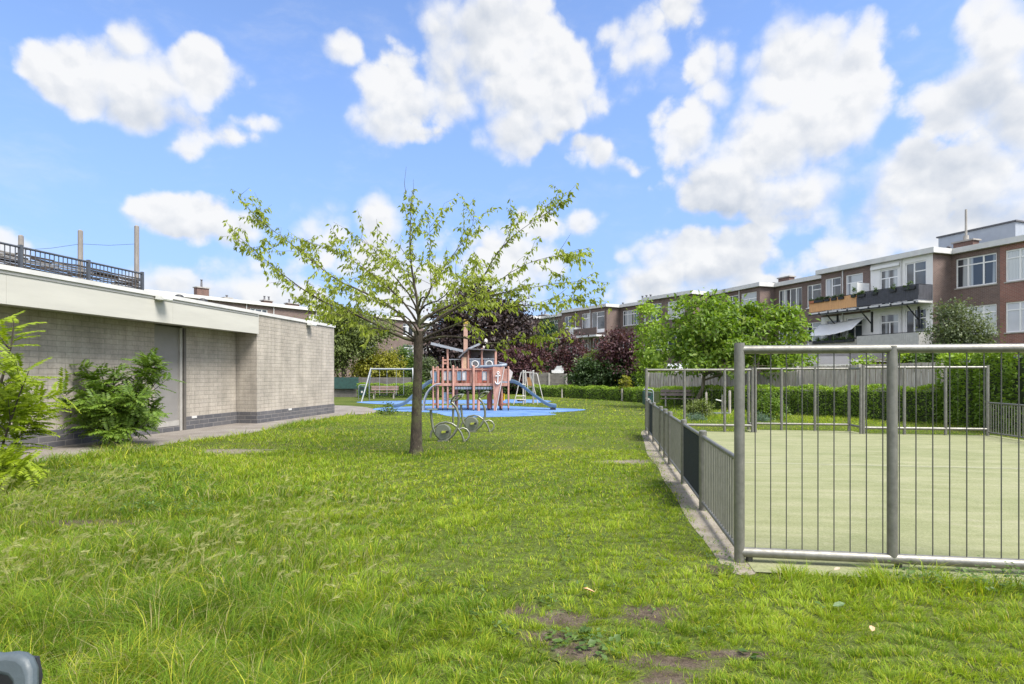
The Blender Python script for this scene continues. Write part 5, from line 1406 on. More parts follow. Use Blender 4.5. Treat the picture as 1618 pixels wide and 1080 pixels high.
ptree('shrub', 'yellow-green flowering shrub behind the swings', 'shrub', 598, 47.5, [(595, 580, 0, 32, 24), (575, 590, 0, 18, 20), (620, 578, 0, 18, 20), (590, 562, 0, 20, 12), (612, 594, -.5, 24, 14)], 220, 38, .30, .19, .12, 'leaf_yellow', 52, trunk_r=.1)
ptree('shrub', 'mid green shrub beside the cherry trunk behind the swings', 'shrub', 638, 49, [(635, 572, 0, 20, 24), (650, 590, 0, 22, 24), (640, 600, -.5, 24, 18)], 170, 38, .30, .20, .12, 'leaf_bush', 53, trunk_r=.1)
ptree('shrub', 'grey-green shrub between the cherry trunk and the pirate ship', 'shrub', 672, 50, [(672, 582, 0, 16, 18), (680, 600, 0, 16, 16), (668, 610, -.5, 16, 12)], 120, 32, .3, .2, .12, 'leaf_grey', 54, trunk_r=.08)
ptree('shrub', 'dark green shrubbery beneath the copper beech', 'shrub', 760, 52, [(720, 612, 0, 40, 18), (780, 610, 0, 50, 20), (830, 614, 0, 30, 18), (690, 612, 0, 28, 18), (650, 612, -2, 30, 16)], 330, 36, .3, .22, .14, 'leaf_dark', 55, trunk_r=.1, bark=DB)
ptree('garden_tree', 'small grey-green garden tree against the brick wall near the balconies', 'tree', 1518, 27.5, [(1515, 505, 0, 34, 26), (1500, 525, 0, 28, 22), (1535, 525, 0, 30, 20), (1505, 488, 0, 20, 14), (1520, 540, 0, 34, 16), (1548, 540, 0, 14, 10)], 170, 36, .26, .13, .075, 'leaf_grey', 56, trunk_r=.08, shell=.3)
ptree('shrub', 'light green shrub showing above the taller plank fence', 'shrub', 1428, 24.5, [(1428, 566, 0, 17, 12), (1440, 572, 0, 12, 10), (1370, 572, 0, 12, 9)], 60, 26, .18, .13, .08, 'leaf_hedge', 57, trunk_r=.05)
ptree('shrub', 'dark shrub above the plank fence beneath the garden tree', 'shrub', 1475, 24, [(1475, 564, 0, 26, 13), (1500, 562, 0, 20, 12), (1455, 570, 0, 16, 10)], 100, 30, .2, .12, .08, 'leaf_bush', 58, trunk_r=.06)
ptree('shrub', 'mixed low shrub behind the far frame, below the maple trunk', 'shrub', 1102, 23.0, [(1102, 648, 0, 16, 13), (1090, 650, 0, 8, 12), (1117, 650, 0, 9, 14), (1110, 640, 0, 9, 10)], 70, 30, .12, .085, .05, 'leaf_olive', 59, trunk_r=.02, shell=.3)
ptree('shrub', 'upright green shrub behind the ball court goal', 'shrub', 1215, 22.0, [(1213, 640, 0, 13, 22), (1205, 650, 0, 12, 16), (1228, 648, 0, 11, 18)], 80, 30, .13, .085, .05, 'leaf_wall', 60, trunk_r=.02, shell=.3)
ptree('lavender', 'low blue-green cushion plant before the mixed shrub', 'plant', 1098, 21.6, [(1098, 661, 0, 15, 6)], 30, 40, .10, .09, .012, 'leaf_lavender', 61, trunk_r=.0, shell=.3, down=-.6)
ptree('lavender', 'low blue-green cushion plant at the foot of the upright shrub', 'plant', 1203, 21, [(1203, 663, 0, 14, 6)], 30, 40, .10, .09, .012, 'leaf_lavender', 62, trunk_r=.0, shell=.3, down=-.6)
ptree('weed_plant', 'leafy weed standing in the grass before the blue mat', 'weed', 612, 25, [(612, 646, 0, 9, 8), (606, 652, 0, 8, 5), (622, 650, 0, 7, 5)], 18, 12, .10, .11, .06, 'leaf_bush', 63, trunk_r=.015)

def hedge(name, label, P, w, seed, mats=('leaf_hedge', 'leaf_hedge_deep'), L=.085, dens=520, deep=.55, core=.14):
    """P: (px, ground py or depth, height); a clipped hedge along a path"""
    W = [(at(a, d), h) for a, d, h in P]
    o = W[0][0]
    t = thing(name, label, 'hedge', (o.x, o.y, 0))
    g = np.random.default_rng(seed)
    Ps, Ds, top = [], [], []
    for i in range(len(W) - 1):
        a, h0 = W[i]; b, h1 = W[i + 1]; d = (b - a); Ln = d.length; d = d / Ln; n = Vector((-d.y, d.x, 0))
        mb = MB(t)
        mb.prism([(-w / 2 + core, 0), (w / 2 - core, 0), (w / 2 - core, 1), (-w / 2 + core, 1)], 1, lambda u, v, c: (a + d * Ln * c + n * u + Vector((0, 0, v * ((h0 + (h1 - h0) * c) - core)))))
        mb.build('twigs', M['hedge_core'], t)
        faces = [(Ln * (h0 + h1) / 2, 1), (Ln * (h0 + h1) / 2, -1), (Ln * w, 0)]
        for area, s in faces:
            k = int(area * dens)
            u = g.random(k); hh = h0 + (h1 - h0) * u
            wob = .05 * np.sin(u * Ln * 2.1 + i) + .04 * np.sin(u * Ln * 5.3)
            if s: v = g.random(k); off = s * (w / 2 - np.abs(g.normal(0, .05, k))) + wob * s; z = v * hh
            else: off = g.uniform(-w / 2, w / 2, k); z = hh - np.abs(g.normal(0, .035, k)) + wob
            p = np.array([a.x, a.y, 0])[None] + np.outer(u * Ln, [d.x, d.y, 0]) + np.outer(off, [n.x, n.y, 0]); p[:, 2] = z
            p += g.normal(0, .02, p.shape)
            nv = np.array([n.x * s, n.y * s, 0.0 if s else 1.0])
            D = nv * .7 + g.normal(0, .55, (k, 3)) + np.array([0, 0, .25])
            Ps.append(p); Ds.append(D); top.append(z / hh)
    P_, D_, tp = np.concatenate(Ps) - np.array([o.x, o.y, 0]), np.concatenate(Ds), np.concatenate(top)
    P_[:, 2] = np.maximum(P_[:, 2], .02)
    N_ = D_ * .3 + g.normal(0, .5, D_.shape) + np.array([0, 0, .7]); s = g.uniform(.7, 1.3, len(P_))
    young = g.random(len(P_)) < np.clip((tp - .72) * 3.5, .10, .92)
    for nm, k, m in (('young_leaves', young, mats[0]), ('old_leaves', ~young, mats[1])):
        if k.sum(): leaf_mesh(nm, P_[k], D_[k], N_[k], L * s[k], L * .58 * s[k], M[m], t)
M['hedge_core'] = mat('hedge_twigs', (.035, .05, .016), 1, 0, .4, 12)
hedge('clipped_hedge', 'low clipped hedge running from the blue slide to the far steel post', [(836, 47, .80), (900, 43.5, .78), (980, 38.6, .80), (1038, 34.6, .82)], .7, 71, L=.10, dens=330)
hedge('clipped_hedge', 'tall clipped hedge in front of the plank fence behind the ball court', [(1052, 33.5, .90), (1120, 29.8, 1.0), (1200, 27.0, 1.08), (1290, 24.4, 1.12), (1400, 21.9, 1.18), (1556, 19.6, 1.22)], .75, 72, L=.085, dens=560)
hedge('clipped_hedge', 'clipped hedge behind the swings and the bench', [(566, 43.5, .95), (660, 43.5, .95), (700, 43.5, .9)], .7, 73, L=.10, dens=330)
hedge('tall_hedge', 'tall loose hedge of mixed leaves at the court corner by the low fence', [(1508, 20.4, 2.22), (1575, 18.3, 2.35), (1640, 16.6, 2.4), (1760, 15, 2.4)], 1.1, 74, ('leaf_hedge', 'leaf_hedge_deep'), .11, 420, core=.25)

# ------------------------------------------------------------------ feathery shrubs (pinnate leaves)
def pinnate(P, D, N, L, pairs, ll, lw, g):
    """fronds: leaflets in pairs along each stalk"""
    n = len(P); D = nrm(D); S = nrm(np.cross(D, N)); U = np.cross(S, D)
    out = [[], [], [], [], []]; stalk = []
    for k in range(pairs):
        f = (k + .8) / pairs
        base = P + D * (L * f)[:, None] - U * (L * .22 * f * f)[:, None]
        sz = ll * (1 - .75 * (abs(f - .45)) ** 1.4) * g.uniform(.85, 1.15, n)
        for s in (1, -1):
            d = S * s + D * .42 - U * .22 + g.normal(0, .10, (n, 3))
            out[0].append(base); out[1].append(d); out[2].append(U + g.normal(0, .15, (n, 3))); out[3].append(sz); out[4].append(sz * lw / ll)
    return [np.concatenate(x) for x in out]
def feather_shrub(name, label, cat, loc, stems, m, seed, flen, pairs, ll, lw, nf, bark):
    """stems: list of polylines (relative points); fronds stand along the outer part of each"""
    t = thing(name, label, cat, loc)
    g = np.random.default_rng(seed)
    mb = MB(); Ps, Ds, Ns = [], [], []
    def along(P, r, lo, count, spread):
        P = [Vector(p) for p in P]
        mb.tube(P, [r * (1 - .8 * i / (len(P) - 1)) for i in range(len(P))], 6)
        for k in range(count):
            f = lo + (1 - lo) * (k + g.random() * .7) / count
            x = f * (len(P) - 1); i = min(int(x), len(P) - 2); c = P[i].lerp(P[i + 1], x - i); d = (P[i + 1] - P[i]).normalized()
            a = g.random() * 6.283
            side = d.orthogonal().normalized(); side = Matrix.Rotation(a, 3, d) @ side
            v = side * spread + d * .45 + Vector((0, 0, .12)); Ps.append(c); Ds.append(v); Ns.append(Vector((0, 0, 1)) + d * .3)
    for (P, r, cnt) in stems:
        along(P, r, .25, int(cnt * nf), 1.0)
        Q = [Vector(p) for p in P]
        for k in range(int(cnt * .5)):
            f = .25 + .65 * g.random(); x = f * (len(Q) - 1); i = min(int(x), len(Q) - 2); c = Q[i].lerp(Q[i + 1], x - i); d = (Q[i + 1] - Q[i]).normalized()
            v = Vector((g.normal(), g.normal(), .35 + .3 * g.random())).normalized() * .75 + d * .5; l = g.uniform(.25, .6)
            along([c, c + v * l * .5, c + v * l + Vector((0, 0, .04))], r * .4, .15, int(7 * nf), .9)
    mb.build('stems', bark, t)
    P = np.array([tuple(p) for p in Ps]); D = np.array([tuple(p) for p in Ds]); N = np.array([tuple(p) for p in Ns])
    L = flen * g.uniform(.7, 1.2, len(P))
    p, d, n, l, w = pinnate(P, D, N, L, pairs, ll, lw, g)
    leaf_mesh('foliage', p, d, n, l, w, M[m], t, fold=.08, droop=.15)
    return t
# golden shrub at the edge of the picture
o = at(-8, 8.6)
k = 8.6 / F
def rel(px, py, dy=0): 
    c = at(px, 8.6 + dy, py); return (c.x - o.x, c.y - o.y, c.z)
feather_shrub('golden_shrub', 'bright yellow-green feathery shrub in front of the block wall', 'shrub', (o.x, o.y, 0),
    [([(0, 0, 0), rel(-15, 700), rel(0, 610), rel(18, 545), rel(22, 508)], .03, 9), ([(0, 0, 0), rel(0, 740, .1), rel(30, 690, .3), rel(48, 668, .4)], .02, 6), ([(0, 0, 0), rel(5, 700, -.2), rel(30, 625, -.3), rel(46, 585, -.3)], .022, 8),
     ([(0, 0, 0), rel(-30, 700, .3), rel(-40, 600, .3), rel(-35, 520, .3)], .03, 9), ([(0, 0, 0), rel(-50, 720, -.4), rel(-80, 640, -.5), rel(-100, 560, -.5)], .03, 9), ([(0, 0, 0), rel(10, 750, -.3), rel(25, 735, -.5), rel(28, 742, -.6)], .018, 5), ([(0, 0, 0), rel(-10, 690, .5), rel(20, 640, .8), rel(34, 640, .9)], .02, 6)],
    'leaf_acacia', 81, .37, 12, .095, .038, 1.9, DB)
o = at(178, 14.3); 
def rel(px, py, dy=0):
    c = at(px, 14.3 + dy, py); return (c.x - o.x, c.y - o.y, c.z)
feather_shrub('wall_shrub', 'dense dark green feathery shrub growing against the block wall beside the door', 'shrub', (o.x, o.y, 0),
    [([(0, 0, 0), rel(190, 650), rel(215, 610), rel(235, 565)], .035, 12), ([(0, 0, 0), rel(190, 660, -.2), rel(225, 630, -.3), rel(258, 590, -.3)], .03, 12), ([(0, 0, 0), rel(172, 650, -.2), rel(150, 630, -.4), rel(125, 628, -.5)], .03, 11), ([(0, 0, 0), rel(170, 645), rel(160, 615), rel(150, 598)], .03, 10),
     ([(0, 0, 0), rel(178, 640, -.1), rel(180, 605, -.1), rel(181, 578)], .028, 8), ([(0, 0, 0), rel(185, 660, -.5), rel(205, 640, -.8), rel(225, 632, -.9)], .03, 12), ([(0, 0, 0), rel(170, 665, -.5), rel(155, 650, -.8), rel(145, 645, -.9)], .03, 11), ([(0, 0, 0), rel(190, 670, .1), rel(225, 655, .1), rel(250, 640, 0)], .03, 10),
     ([(0, 0, 0), rel(178, 668, -.5), rel(180, 650, -.8), rel(186, 630, -.9)], .03, 12), ([(0, 0, 0), rel(150, 665, -.2), rel(128, 650, -.3), rel(112, 640, -.3)], .025, 8), ([(0, 0, 0), rel(205, 640, -.2), rel(225, 600, -.2), rel(245, 572, -.2)], .025, 9), ([(0, 0, 0), rel(200, 682, -.6), rel(228, 672, -.8)], .02, 8), ([(0, 0, 0), rel(160, 684, -.6), rel(140, 676, -.8)], .02, 8), ([(0, 0, 0), rel(180, 690, -.7), rel(186, 680, -1.0)], .02, 8), ([(0, 0, 0), rel(215, 672, -.1), rel(240, 662, -.1)], .02, 7)],
    'leaf_wall', 82, .34, 10, .115, .038, 1.55, DB)
# ------------------------------------------------------------------ the young cherry tree
def cherry():
    D = 12.3
    o = at(657, D)
    t = thing('cherry_tree', 'young cherry tree with a bare straight trunk and sparse spreading crown on the lawn', 'tree', (o.x, o.y, 0))
    g = np.random.default_rng(91)
    def pt(cx, cy, dd=0.0):
        px, py = 360 + cx / 2.348, 280 + cy / 2.348
        p = at(px, D + dd, py); return Vector((p.x - o.x, p.y - o.y, p.z))
    mb = MB()
    tr = [pt(700, 1040) * 1.0, pt(699, 1000), pt(700, 900), pt(703, 780), pt(706, 680), pt(707, 610), pt(709, 570)]
    tr[0].z = -.05
    mb.tube(tr, [.175, .128, .106, .096, .091, .100, .084], 14)
    F0 = pt(707, 600); F1 = pt(710, 545); F2 = pt(710, 500)
    limbs = [  # points in the crown, depth offset at the tip, base radius
        ([(700, 608), (640, 590), (560, 548), (470, 505), (390, 478), (300, 430), (215, 375), (165, 330), (60, 240), (20, 205)], -.5, .055),
        ([(702, 585), (660, 530), (600, 480), (500, 425), (400, 380), (330, 320), (260, 265), (150, 180), (100, 140), (60, 95)], .5, .050),
        ([(708, 548), (672, 490), (620, 430), (560, 380), (480, 320), (400, 270), (330, 250), (230, 225)], 1.3, .042),
        ([(709, 520), (690, 455), (650, 400), (590, 330), (540, 260), (480, 215)], -1.2, .038),
        ([(710, 555), (705, 460), (690, 380), (680, 290), (675, 200), (680, 120), (676, 75)], .1, .062),
        ([(711, 505), (726, 450), (760, 400), (800, 330), (860, 260), (900, 200), (920, 130)], .9, .038),
        ([(711, 545), (752, 505), (830, 470), (890, 430), (950, 370), (985, 300), (1040, 230), (1110, 175), (1180, 135), (1245, 95)], -.4, .052),
        ([(715, 585), (770, 530), (850, 480), (960, 440), (1060, 420), (1160, 400), (1260, 385), (1345, 385)], .9, .044),
        ([(716, 605), (770, 575), (850, 545), (950, 505), (1050, 480), (1150, 470), (1250, 465), (1300, 450)], -.9, .048),
        ([(715, 615), (770, 595), (860, 590), (920, 605), (990, 615), (1080, 600), (1160, 595), (1240, 570)], -.2, .046),
        ([(700, 600), (640, 560), (560, 520), (480, 500), (420, 490), (330, 470), (250, 450)], 1.4, .036),
        ([(710, 475), (722, 440), (740, 450), (760, 390), (745, 300), (750, 220), (740, 130)], -1.3, .034),
        ([(710, 560), (790, 525), (880, 460), (980, 400), (1080, 330), (1180, 290), (1270, 290)], -1.5, .036),
        ([(698, 605), (640, 575), (590, 560), (500, 560), (440, 520), (380, 500)], -1.8, .034),
        ([(710, 590), (690, 540), (640, 500), (560, 460), (480, 440), (380, 420)], -2.3, .036),
        ([(710, 535), (745, 505), (800, 500), (860, 480), (960, 470), (1040, 450)], 2.4, .036),
        ([(708, 515), (690, 480), (650, 470), (610, 420), (560, 400), (500, 380)], 2.5, .034),
        ([(710, 500), (742, 465), (790, 460), (830, 400), (880, 370), (920, 330)], -2.4, .034),
        ([(709, 490), (700, 450), (690, 430), (660, 370), (640, 320), (600, 280)], 2.0, .032),
    ]
    tw = MB(); LP, LD = [], []
    def leafy(P, lo, gap, big=1.0):
        """hang leaf clusters along a twig"""
        tot = sum((b - a).length for a, b in zip(P, P[1:])); s = lo * tot; acc = 0
        for a, b in zip(P, P[1:]):
            l = (b - a).length
            while s < acc + l:
                c = a.lerp(b, (s - acc) / l); d = (b - a).normalized()
                if g.random() < .85:
                    for _ in range(int(g.integers(1, 4))):
                        LP.append(c + Vector(g.normal(0, .018, 3)))
                        LD.append(d * .45 + Vector((g.normal() * .55, g.normal() * .55, -.55 - .5 * g.random())))
                s += gap * g.uniform(.6, 1.5)
            acc += l
    for li, (C, dd, r) in enumerate(limbs):
        n = len(C)
        P = [pt(c[0], c[1], dd * (i / (n - 1)) ** 1.1) for i, c in enumerate(C)]
        P = [P[0]] + [p + Vector(g.normal(0, .014, 3)) for p in P[1:]]
        Q = [P[0]]
        for i in range(n - 1):
            Q += [P[i].lerp(P[i + 1], .33), P[i].lerp(P[i + 1], .7)]
        Q.append(P[-1])
        m = len(Q); rad = [max(.0035, r * .66 * (1 - i / (m - 1)) ** 1.35) for i in range(m)]
        mb.tube(Q, rad, 8)
        leafy(Q, .55, .095)
        # side twigs, thicker near the crown's middle
        tot = sum((b - a).length for a, b in zip(Q, Q[1:]))
        for k in range(int(tot * 6.4)):
            f = .27 + .70 * g.random() ** .9; x = f * (m - 1); i = min(int(x), m - 2)
            c = Q[i].lerp(Q[i + 1], x - i); d = (Q[i + 1] - Q[i]).normalized()
            a = d * .95 + Vector((g.normal() * .5, g.normal() * .7, g.normal() * .30 + .02)); a.normalize()
            l = g.uniform(.35, 1.25) * (1.1 - .55 * f)
            w1 = Vector(g.normal(0, .05, 3)); w2 = Vector(g.normal(0, .05, 3))
            T = [c, c + a * l * .35 + w1 * .6, c + a * l * .7 + w2, c + a * l + Vector((0, 0, -.02 * l))]
            r0 = max(.004, rad[i] * .42); tw.tube(T, [r0, r0 * .75, r0 * .5, .002], 5)
            leafy(T, .22, .060)
            if l > .5 and g.random() < .75:
                b = a * .6 + Vector(g.normal(0, .6, 3)); b.normalize(); e = T[1].lerp(T[2], g.random()); l2 = l * g.uniform(.35, .6)
                T2 = [e, e + b * l2 * .5, e + b * l2]; tw.tube(T2, [.004, .003, .0015], 4); leafy(T2, .2, .075)
    # a few bare whips at the top
    for (a, b, c) in (((675, 120), (690, 70), (688, 5)), ((660, 60), (655, 20), (662, -40))):
        tw.tube([pt(*a), pt(*b), pt(*c)], [.006, .004, .002], 4)
    mb.build('trunk', M['cherry_bark'], t, smooth=60)
    tw.build('twigs', M['cherry_bark'], t, smooth=60)
    P = np.array([tuple(p) for p in LP]); Dv = np.array([tuple(p) for p in LD]); n = len(P)
    N = np.array([0, 0, .8]) + g.normal(0, .55, (n, 3)); s = g.uniform(.6, 1.2, n)
    leaf_mesh('crown', P, Dv, N, .110 * s, .048 * s, M['leaf_cherry'], t, fold=.22, droop=.22)
    print('cherry leaves', n)
def cherry_bark():
    m, nt, p = node_mat('cherry_bark'); v = coords(nt)
    mp = nt.nodes.new('ShaderNodeMapping'); mp.inputs['Scale'].default_value = (1, 1, .45); nt.links.new(v, mp.inputs[0])
    n1 = noise_n(nt, mp.outputs[0], 22, 6, .7); n2 = noise_n(nt, v, 3.2, 4, .6); n3 = noise_n(nt, v, 48, 3, .6)
    c = ramp_n(nt, n1, [(.3, (.020, .015, .011)), (.55, (.048, .036, .025)), (.75, (.10, .08, .06))])
    c = mix_n(nt, ramp_n(nt, n2, [(.48, (0, 0, 0)), (.66, (.7, .7, .7))]), c, (.105, .115, .045))
    c = mix_n(nt, ramp_n(nt, n3, [(.66, (0, 0, 0)), (.72, (.8, .8, .8))]), c, (.30, .29, .22))
    nt.links.new(c, p.inputs['Base Color']); p.inputs['Roughness'].default_value = .95
    bump_n(nt, p, n1, 1.0, .02); return m
M['cherry_bark'] = cherry_bark()
cherry()
# ------------------------------------------------------------------ the lawn
def fnoise(x, y, f, seed, n=7):
    g = np.random.default_rng(seed); s = np.zeros_like(x)
    for _ in range(n):
        a = g.random() * 6.283; k = f * g.uniform(.6, 1.7); s += np.sin((x * math.cos(a) + y * math.sin(a)) * k + g.random() * 6.283)
    return s / n * 1.6
def smooth(x, a, b):
    t = np.clip((x - a) / (b - a), 0, 1); return t * t * (3 - 2 * t)
def w2px(x, y):
    X = x * CY + y * SY; Y = -x * SY + y * CY
    return PX0 + F * X / Y, Y
def allowed(x, y, g, fringe=.06):
    """where grass grows"""
    jx, jy = x + g.normal(0, fringe, len(x)), y + g.normal(0, fringe, len(x))
    ok = ~inside(jx, jy, PATH)
    ok &= ~((x < -12.3) | ((x < -11.6) & (y < 24.5) & (y > 18.5)))
    ok &= ~inside(x, y, COURT)
    ok &= ~(inside(jx + g.normal(0, .05, len(x)), jy, STRIP) & (g.random(len(x)) < .955))
    for b in (BLUE1, BLUE2): ok &= ~inside(jx, jy, b)
    e = patch_dist(x, y) + g.normal(0, .10, len(x))
    ok &= g.random(len(x)) < .07 + .93 * smooth(e, .35, 1.35)
    return ok
def height(x, y):
    px, Y = w2px(x, y)
    tall = smooth(px, 700, 300) * smooth(Y, 15, 8) * .8 + smooth(px, 900, 560) * smooth(Y, 6.5, 4.5) * .45
    tall += .9 * np.exp(-(((y - 5.08) / .16) ** 2)) * (x > 1.35) * (.75 + .25 * np.sin(x * 3))
    tall += .8 * smooth(x, -9.0, -9.9) * (y < 24) + .5 * np.exp(-(((px - 500) / 110) ** 2)) * np.exp(-(((Y - 16) / 3.) ** 2))
    tall += .45 * np.exp(-((x - (-3.6)) ** 2 + (y - 11.9) ** 2) / .12)
    tall += .5 * smooth(Y, 18, 24) * smooth(px, 1010, 1060)
    n = fnoise(x, y, 2.2, 5); n2 = fnoise(x, y, 7.0, 6)
    return (.046 + .120 * np.clip(tall, 0, 1.2)) * (1 + .38 * n + .30 * n2)
def grass(name, bands, seed, m):
    g = np.random.default_rng(seed)
    Vs, Ts, Cs = [], [], []; base = 0
    for (d0, d1, n, wid, seg, hs) in bands:
        Y = np.sqrt(g.uniform(d0 * d0, d1 * d1, n)); t = g.uniform(-1.12, 1.22, n); X = t * Y
        x = X * CY - Y * SY; y = X * SY + Y * CY
        # tufts: blades gather round tuft centres and lean away from them
        cell = .17 + .10 * (d0 > 8) + .2 * (d0 > 20)
        wx, wy = x + .06 * np.sin(y * 9 + x * 3), y + .06 * np.sin(x * 8 - y * 4)
        tx, ty = np.floor(wx / cell), np.floor(wy / cell)
        hsh = np.modf(np.sin(tx * 127.1 + ty * 311.7) * 43758.5453)[0]; hs2 = np.modf(np.sin(tx * 269.5 + ty * 183.3) * 28001.83)[0]
        cx, cy = (tx + .5 + .35 * hsh) * cell, (ty + .5 + .35 * hs2) * cell
        pull = .55 * g.random(n)
        x += (cx - x) * pull; y += (cy - y) * pull
        rad = np.hypot(x - cx, y - cy) / cell; ang = np.arctan2(y - cy, x - cx)
        keep = allowed(x, y, g)
        thin = fnoise(x, y, 1.1, 9)
        keep &= g.random(n) < .82 + .25 * thin
        x, y, hsh, hs2, rad, ang = x[keep], y[keep], hsh[keep], hs2[keep], rad[keep], ang[keep]; k = len(x)
        h = np.maximum(height(x, y), .028) * g.uniform(.45, 1.25, k) * hs * (1 + .42 * hsh) * (1.12 - .35 * rad)
        a = ang + g.normal(0, .9, k); lean = np.abs(g.normal(.30, .32, k)) + .10 + rad * .9
        dx, dy = np.cos(a) * lean + .10, np.sin(a) * lean - .02
        wd = wid * g.uniform(.6, 1.4, k)
        b = g.uniform(0, 3.1416, k); sx, sy = np.cos(b) * wd / 2, np.sin(b) * wd / 2
        P0 = np.stack([x, y, np.full(k, -.004)], 1); S = np.stack([sx, sy, np.zeros(k)], 1)
        L = np.stack([dx, dy, np.zeros(k)], 1)
        mid = P0 + np.stack([dx * h * .32, dy * h * .32, h * .58], 1); tip = P0 + np.stack([dx * h * 1.05, dy * h * 1.05, h * (.98 - .22 * np.minimum(lean, 1.2))], 1)
        if seg == 2:
            V = np.stack([P0 - S, P0 + S, mid - S * .8, mid + S * .8, tip], 1).reshape(-1, 3); nv = 5
            T = np.array([[0, 1, 3], [0, 3, 2], [2, 3, 4]])
        else:
            V = np.stack([P0 - S, P0 + S, tip], 1).reshape(-1, 3); nv = 3; T = np.array([[0, 1, 2]])
        kk = np.arange(k)[:, None, None] * nv + base
        Ts.append((kk + T[None]).reshape(-1, 3)); Vs.append(V); base += len(V)
        # colour of each blade: fresh, yellow, straw
        c1, c2, c3, c4 = np.array([.096, .185, .015]), np.array([.285, .385, .030]), np.array([.43, .44, .045]), np.array([.36, .32, .15])
        f = np.clip(.52 + .50 * fnoise(x, y, .9, 11) + .28 * fnoise(x, y, 4.5, 13) + .16 * hs2 + g.normal(0, .20, k), 0, 1)[:, None]
        c = c1 * (1 - f) + c2 * f
        yl = (g.random(k) < .11 + .20 * np.clip(fnoise(x, y, .7, 15), 0, 1)); c[yl] = c3
        st = g.random(k) < .045 + .06 * smooth(w2px(x, y)[0], 800, 300); c[st] = c4
        c = c * g.uniform(.8, 1.2, k)[:, None]
        Cs.append(np.repeat(np.concatenate([c, np.ones((k, 1))], 1), nv, 0))
    V, T, C = np.concatenate(Vs), np.concatenate(Ts), np.concatenate(Cs)
    print(name, len(T), 'triangles')
    o = mesh_np(name, V, T, m, None, C)
    return o
def grass_mat():
    m, nt, p = node_mat('grass_blade')
    a = nt.nodes.new('ShaderNodeAttribute'); a.attribute_name = 'tint'
    nt.links.new(a.outputs['Color'], p.inputs['Base Color']); p.inputs['Roughness'].default_value = .6; p.inputs['Specular IOR Level'].default_value = .18
    tr = nt.nodes.new('ShaderNodeBsdfTranslucent'); nt.links.new(mix_n(nt, 1.0, a.outputs['Color'], (1.2, 1.2, .6), 'MULTIPLY'), tr.inputs[0])
    mx = nt.nodes.new('ShaderNodeMixShader'); mx.inputs[0].default_value = .42
    nt.links.new(p.outputs[0], mx.inputs[1]); nt.links.new(tr.outputs[0], mx.inputs[2]); nt.links.new(mx.outputs[0], nt.nodes['Material Output'].inputs[0])
    return m
M['grass'] = grass_mat()
GRASS = [(2.4, 4.2, 150000, .0037, 2, 1.0), (4.2, 7.5, 235000, .0053, 2, 1.0), (7.5, 13, 235000, .0095, 2, 1.0), (13, 24, 205000, .018, 1, 1.0), (24, 62, 160000, .05, 1, 1.3)]
o = grass('grass', GRASS, 101, M['grass'])
tag(o, 'green lawn grass, long and tufted on one side and worn short on the other', 'grass', kind='stuff')

def ears():
    """wall barley ears nodding in the long grass"""
    g = np.random.default_rng(111); Vs, Ts, base = [], [], 0
    P, D, N, L, W = [], [], [], [], []
    mb = MB(); cnt = 0
    for _ in range(2600):
        Y = math.sqrt(g.uniform(2.9 ** 2, 9.5 ** 2)); px = g.uniform(-40, 640)
        if g.random() > (1 - (px / 700) ** 2) * (.75 if Y < 7 else .5): continue
        X = (px - PX0) / F * Y; w = c2w(X, Y)
        if w.x < -9.6: continue
        if fnoise(np.array([w.x]), np.array([w.y]), 1.6, 21)[0] < .05: continue
        h = g.uniform(.16, .34); a = g.normal(.2, .7); ln = g.uniform(.05, .14)
        dv = Vector((math.cos(a), math.sin(a) * .6, 0))
        b = Vector((w.x, w.y, 0)); m_ = b + dv * ln * .4 + Vector((0, 0, h * .65)); e = b + dv * ln + Vector((0, 0, h))
        mb.tube([b, m_, e], [.0016, .0014, .0011], 4, caps=False)
        ax = (dv * .9 + Vector((0, 0, g.uniform(-.1, .7)))).normalized(); l = g.uniform(.045, .075)
        for k in range(22):
            f = k / 22; c = e + ax * l * f
            P.append(c); D.append(ax * 1.0 + Vector(g.normal(0, .26, 3))); N.append(Vector(g.normal(0, 1, 3))); L.append(.035 + .02 * (1 - f)); W.append(.0034)
        cnt += 1
    A = lambda q: np.array([tuple(v) for v in q])
    V, T = leaf_arrays(A(P), A(D), A(N), np.array(L), np.array(W), fold=.1, droop=.05)
    sv = np.array([tuple(v) for v in mb.v]); sf = []
    for f in mb.f:
        for i in range(1, len(f) - 1): sf.append((f[0], f[i], f[i + 1]))
    V2 = np.concatenate([V, sv]); T2 = np.concatenate([T, np.array(sf) + len(V)])
    print('ears', cnt)
    return mesh_np('barley_grass', V2, T2, M['ear'])
M['ear'] = leaf_mat('barley_ear', (.30, .32, .12), (.43, .44, .19), .4, (.50, .45, .25))
tag(ears(), 'pale feathery barley grass ears nodding above the long grass', 'grass ears', kind='stuff')

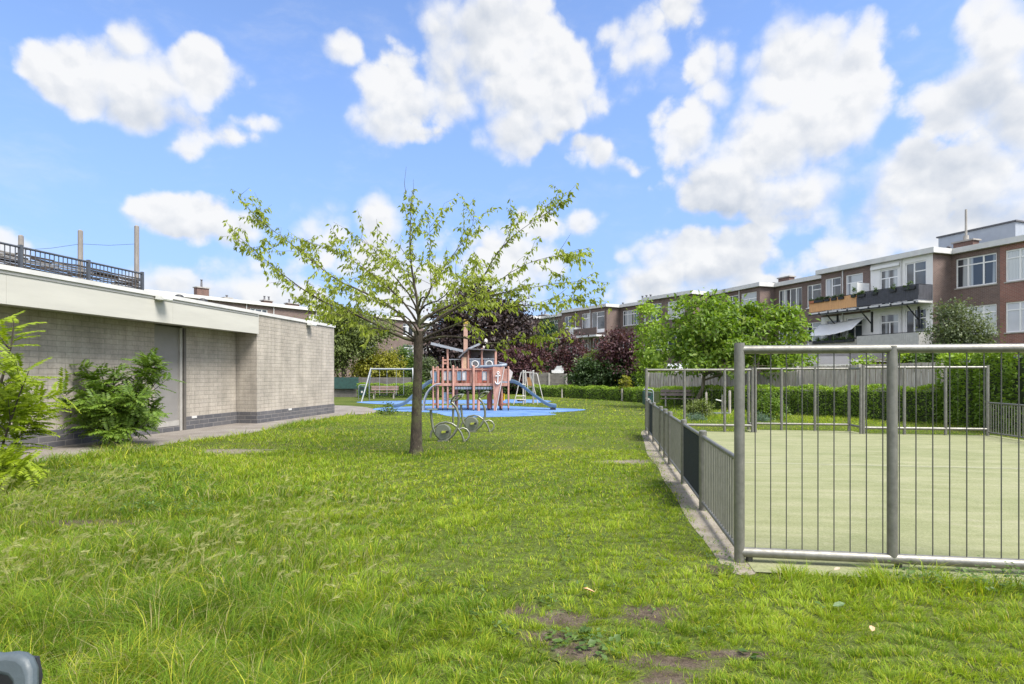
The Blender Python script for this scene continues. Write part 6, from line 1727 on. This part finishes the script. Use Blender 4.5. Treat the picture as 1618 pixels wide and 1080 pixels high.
def groundcover():
    """broad-leaved weeds and clover low in the grass"""
    g = np.random.default_rng(121); P, D, N, L, W = [], [], [], [], []
    def patch(cx, cy, r, n, l, hmax):
        for _ in range(n):
            a = g.random() * 6.283; q = r * math.sqrt(g.random())
            P.append((cx + q * math.cos(a), cy + q * math.sin(a), g.uniform(.01, hmax))); D.append((g.normal(), g.normal(), .15 + .3 * g.random())); N.append((g.normal() * .3, g.normal() * .3, 1)); s = g.uniform(.6, 1.3); L.append(l * .72 * s); W.append(l * .45 * s)
    for px, py, r, n, l, h in ((760, 975, .10, 22, .07, .04), (790, 1000, .12, 26, .07, .04), (905, 1015, .16, 40, .08, .05), (960, 1030, .15, 30, .07, .05), (865, 955, .08, 14, .07, .05), (1130, 1000, .12, 14, .06, .04), (1305, 965, .04, 3, .08, .04), (1190, 1040, .05, 5, .08, .03)):
        c = gp(px, py); patch(c.x, c.y, r, n, l, h)
    for _ in range(46):                                              # the bramble-like strip under the near frame
        c = Vector((g.uniform(2.2, 4.0), g.normal(5.10, .10), 0)); patch(c.x, c.y, .10, 14, .055, .20 if c.x > 2.9 else .13)
    for _ in range(150):                                             # the leafy mat before the path
        px = g.uniform(-20, 330); py = g.uniform(735, 815); c = gp(px, py); patch(c.x, c.y, .28, 40, .05, .13)
    for _ in range(55):                                              # tufts creeping over the sandy strip
        patch(g.normal(.95, .09), 5.1 + 12.5 * g.random() ** 1.5, .07, 12, .035, .07)
    for _ in range(160):
        Y = math.sqrt(g.uniform(9, 100)); px = g.uniform(0, 1100); c = at(px, Y); 
        if c.x < .8: patch(c.x, c.y, .10, 9, .045, .05)
    A = np.array
    V, T = leaf_arrays(A(P), A(D), A(N), A(L), A(W), fold=.12, droop=.12)
    return mesh_np('ground_weeds', V, T, M['leaf_bush'])
tag(groundcover(), 'broad green weed leaves creeping through the lawn and under the near frame', 'weeds', kind='stuff')

def dead_leaf(label, px, py, s, c, rz):
    o = gp(px, py)
    mb = MB()
    pts = [(0, 0, 0), (.3, .28, .10), (.7, .30, .16), (1.05, .06, .10), (.75, -.25, .18), (.3, -.22, .08), (.55, .02, .0)]
    vs = [(p[0] * s, p[1] * s, p[2] * s) for p in pts]
    mb.add(vs, [(0, 6, 1), (1, 6, 2), (2, 6, 3), (3, 6, 4), (4, 6, 5), (5, 6, 0)])
    ob = mb.build('fallen_leaf', mat('fallen_leaf_' + str(px), c, .7, 0, .2, 20), smooth=0)
    ob.location = (o.x, o.y, .05); ob.rotation_euler = (.25, -.1, rz)
    md = ob.modifiers.new('thick', 'SOLIDIFY'); md.thickness = .0015
    tag(ob, label, 'leaf', 'fallen leaves on the lawn')
dead_leaf('dry orange-brown leaf lying between the bare soil patches', 940, 946, .085, (.55, .30, .16), 2.9)
dead_leaf('pale dry leaf in the grass below the nearest steel frame', 1318, 910, .06, (.38, .30, .22), .4)
dead_leaf('small tan leaf lying on the lawn below the near frame, far from the fence', 1378, 1010, .06, (.45, .30, .17), 1.2)
dead_leaf('fresh green leaf lying flat on the lawn below the near frame', 1316, 969, .085, (.085, .14, .05), .2)
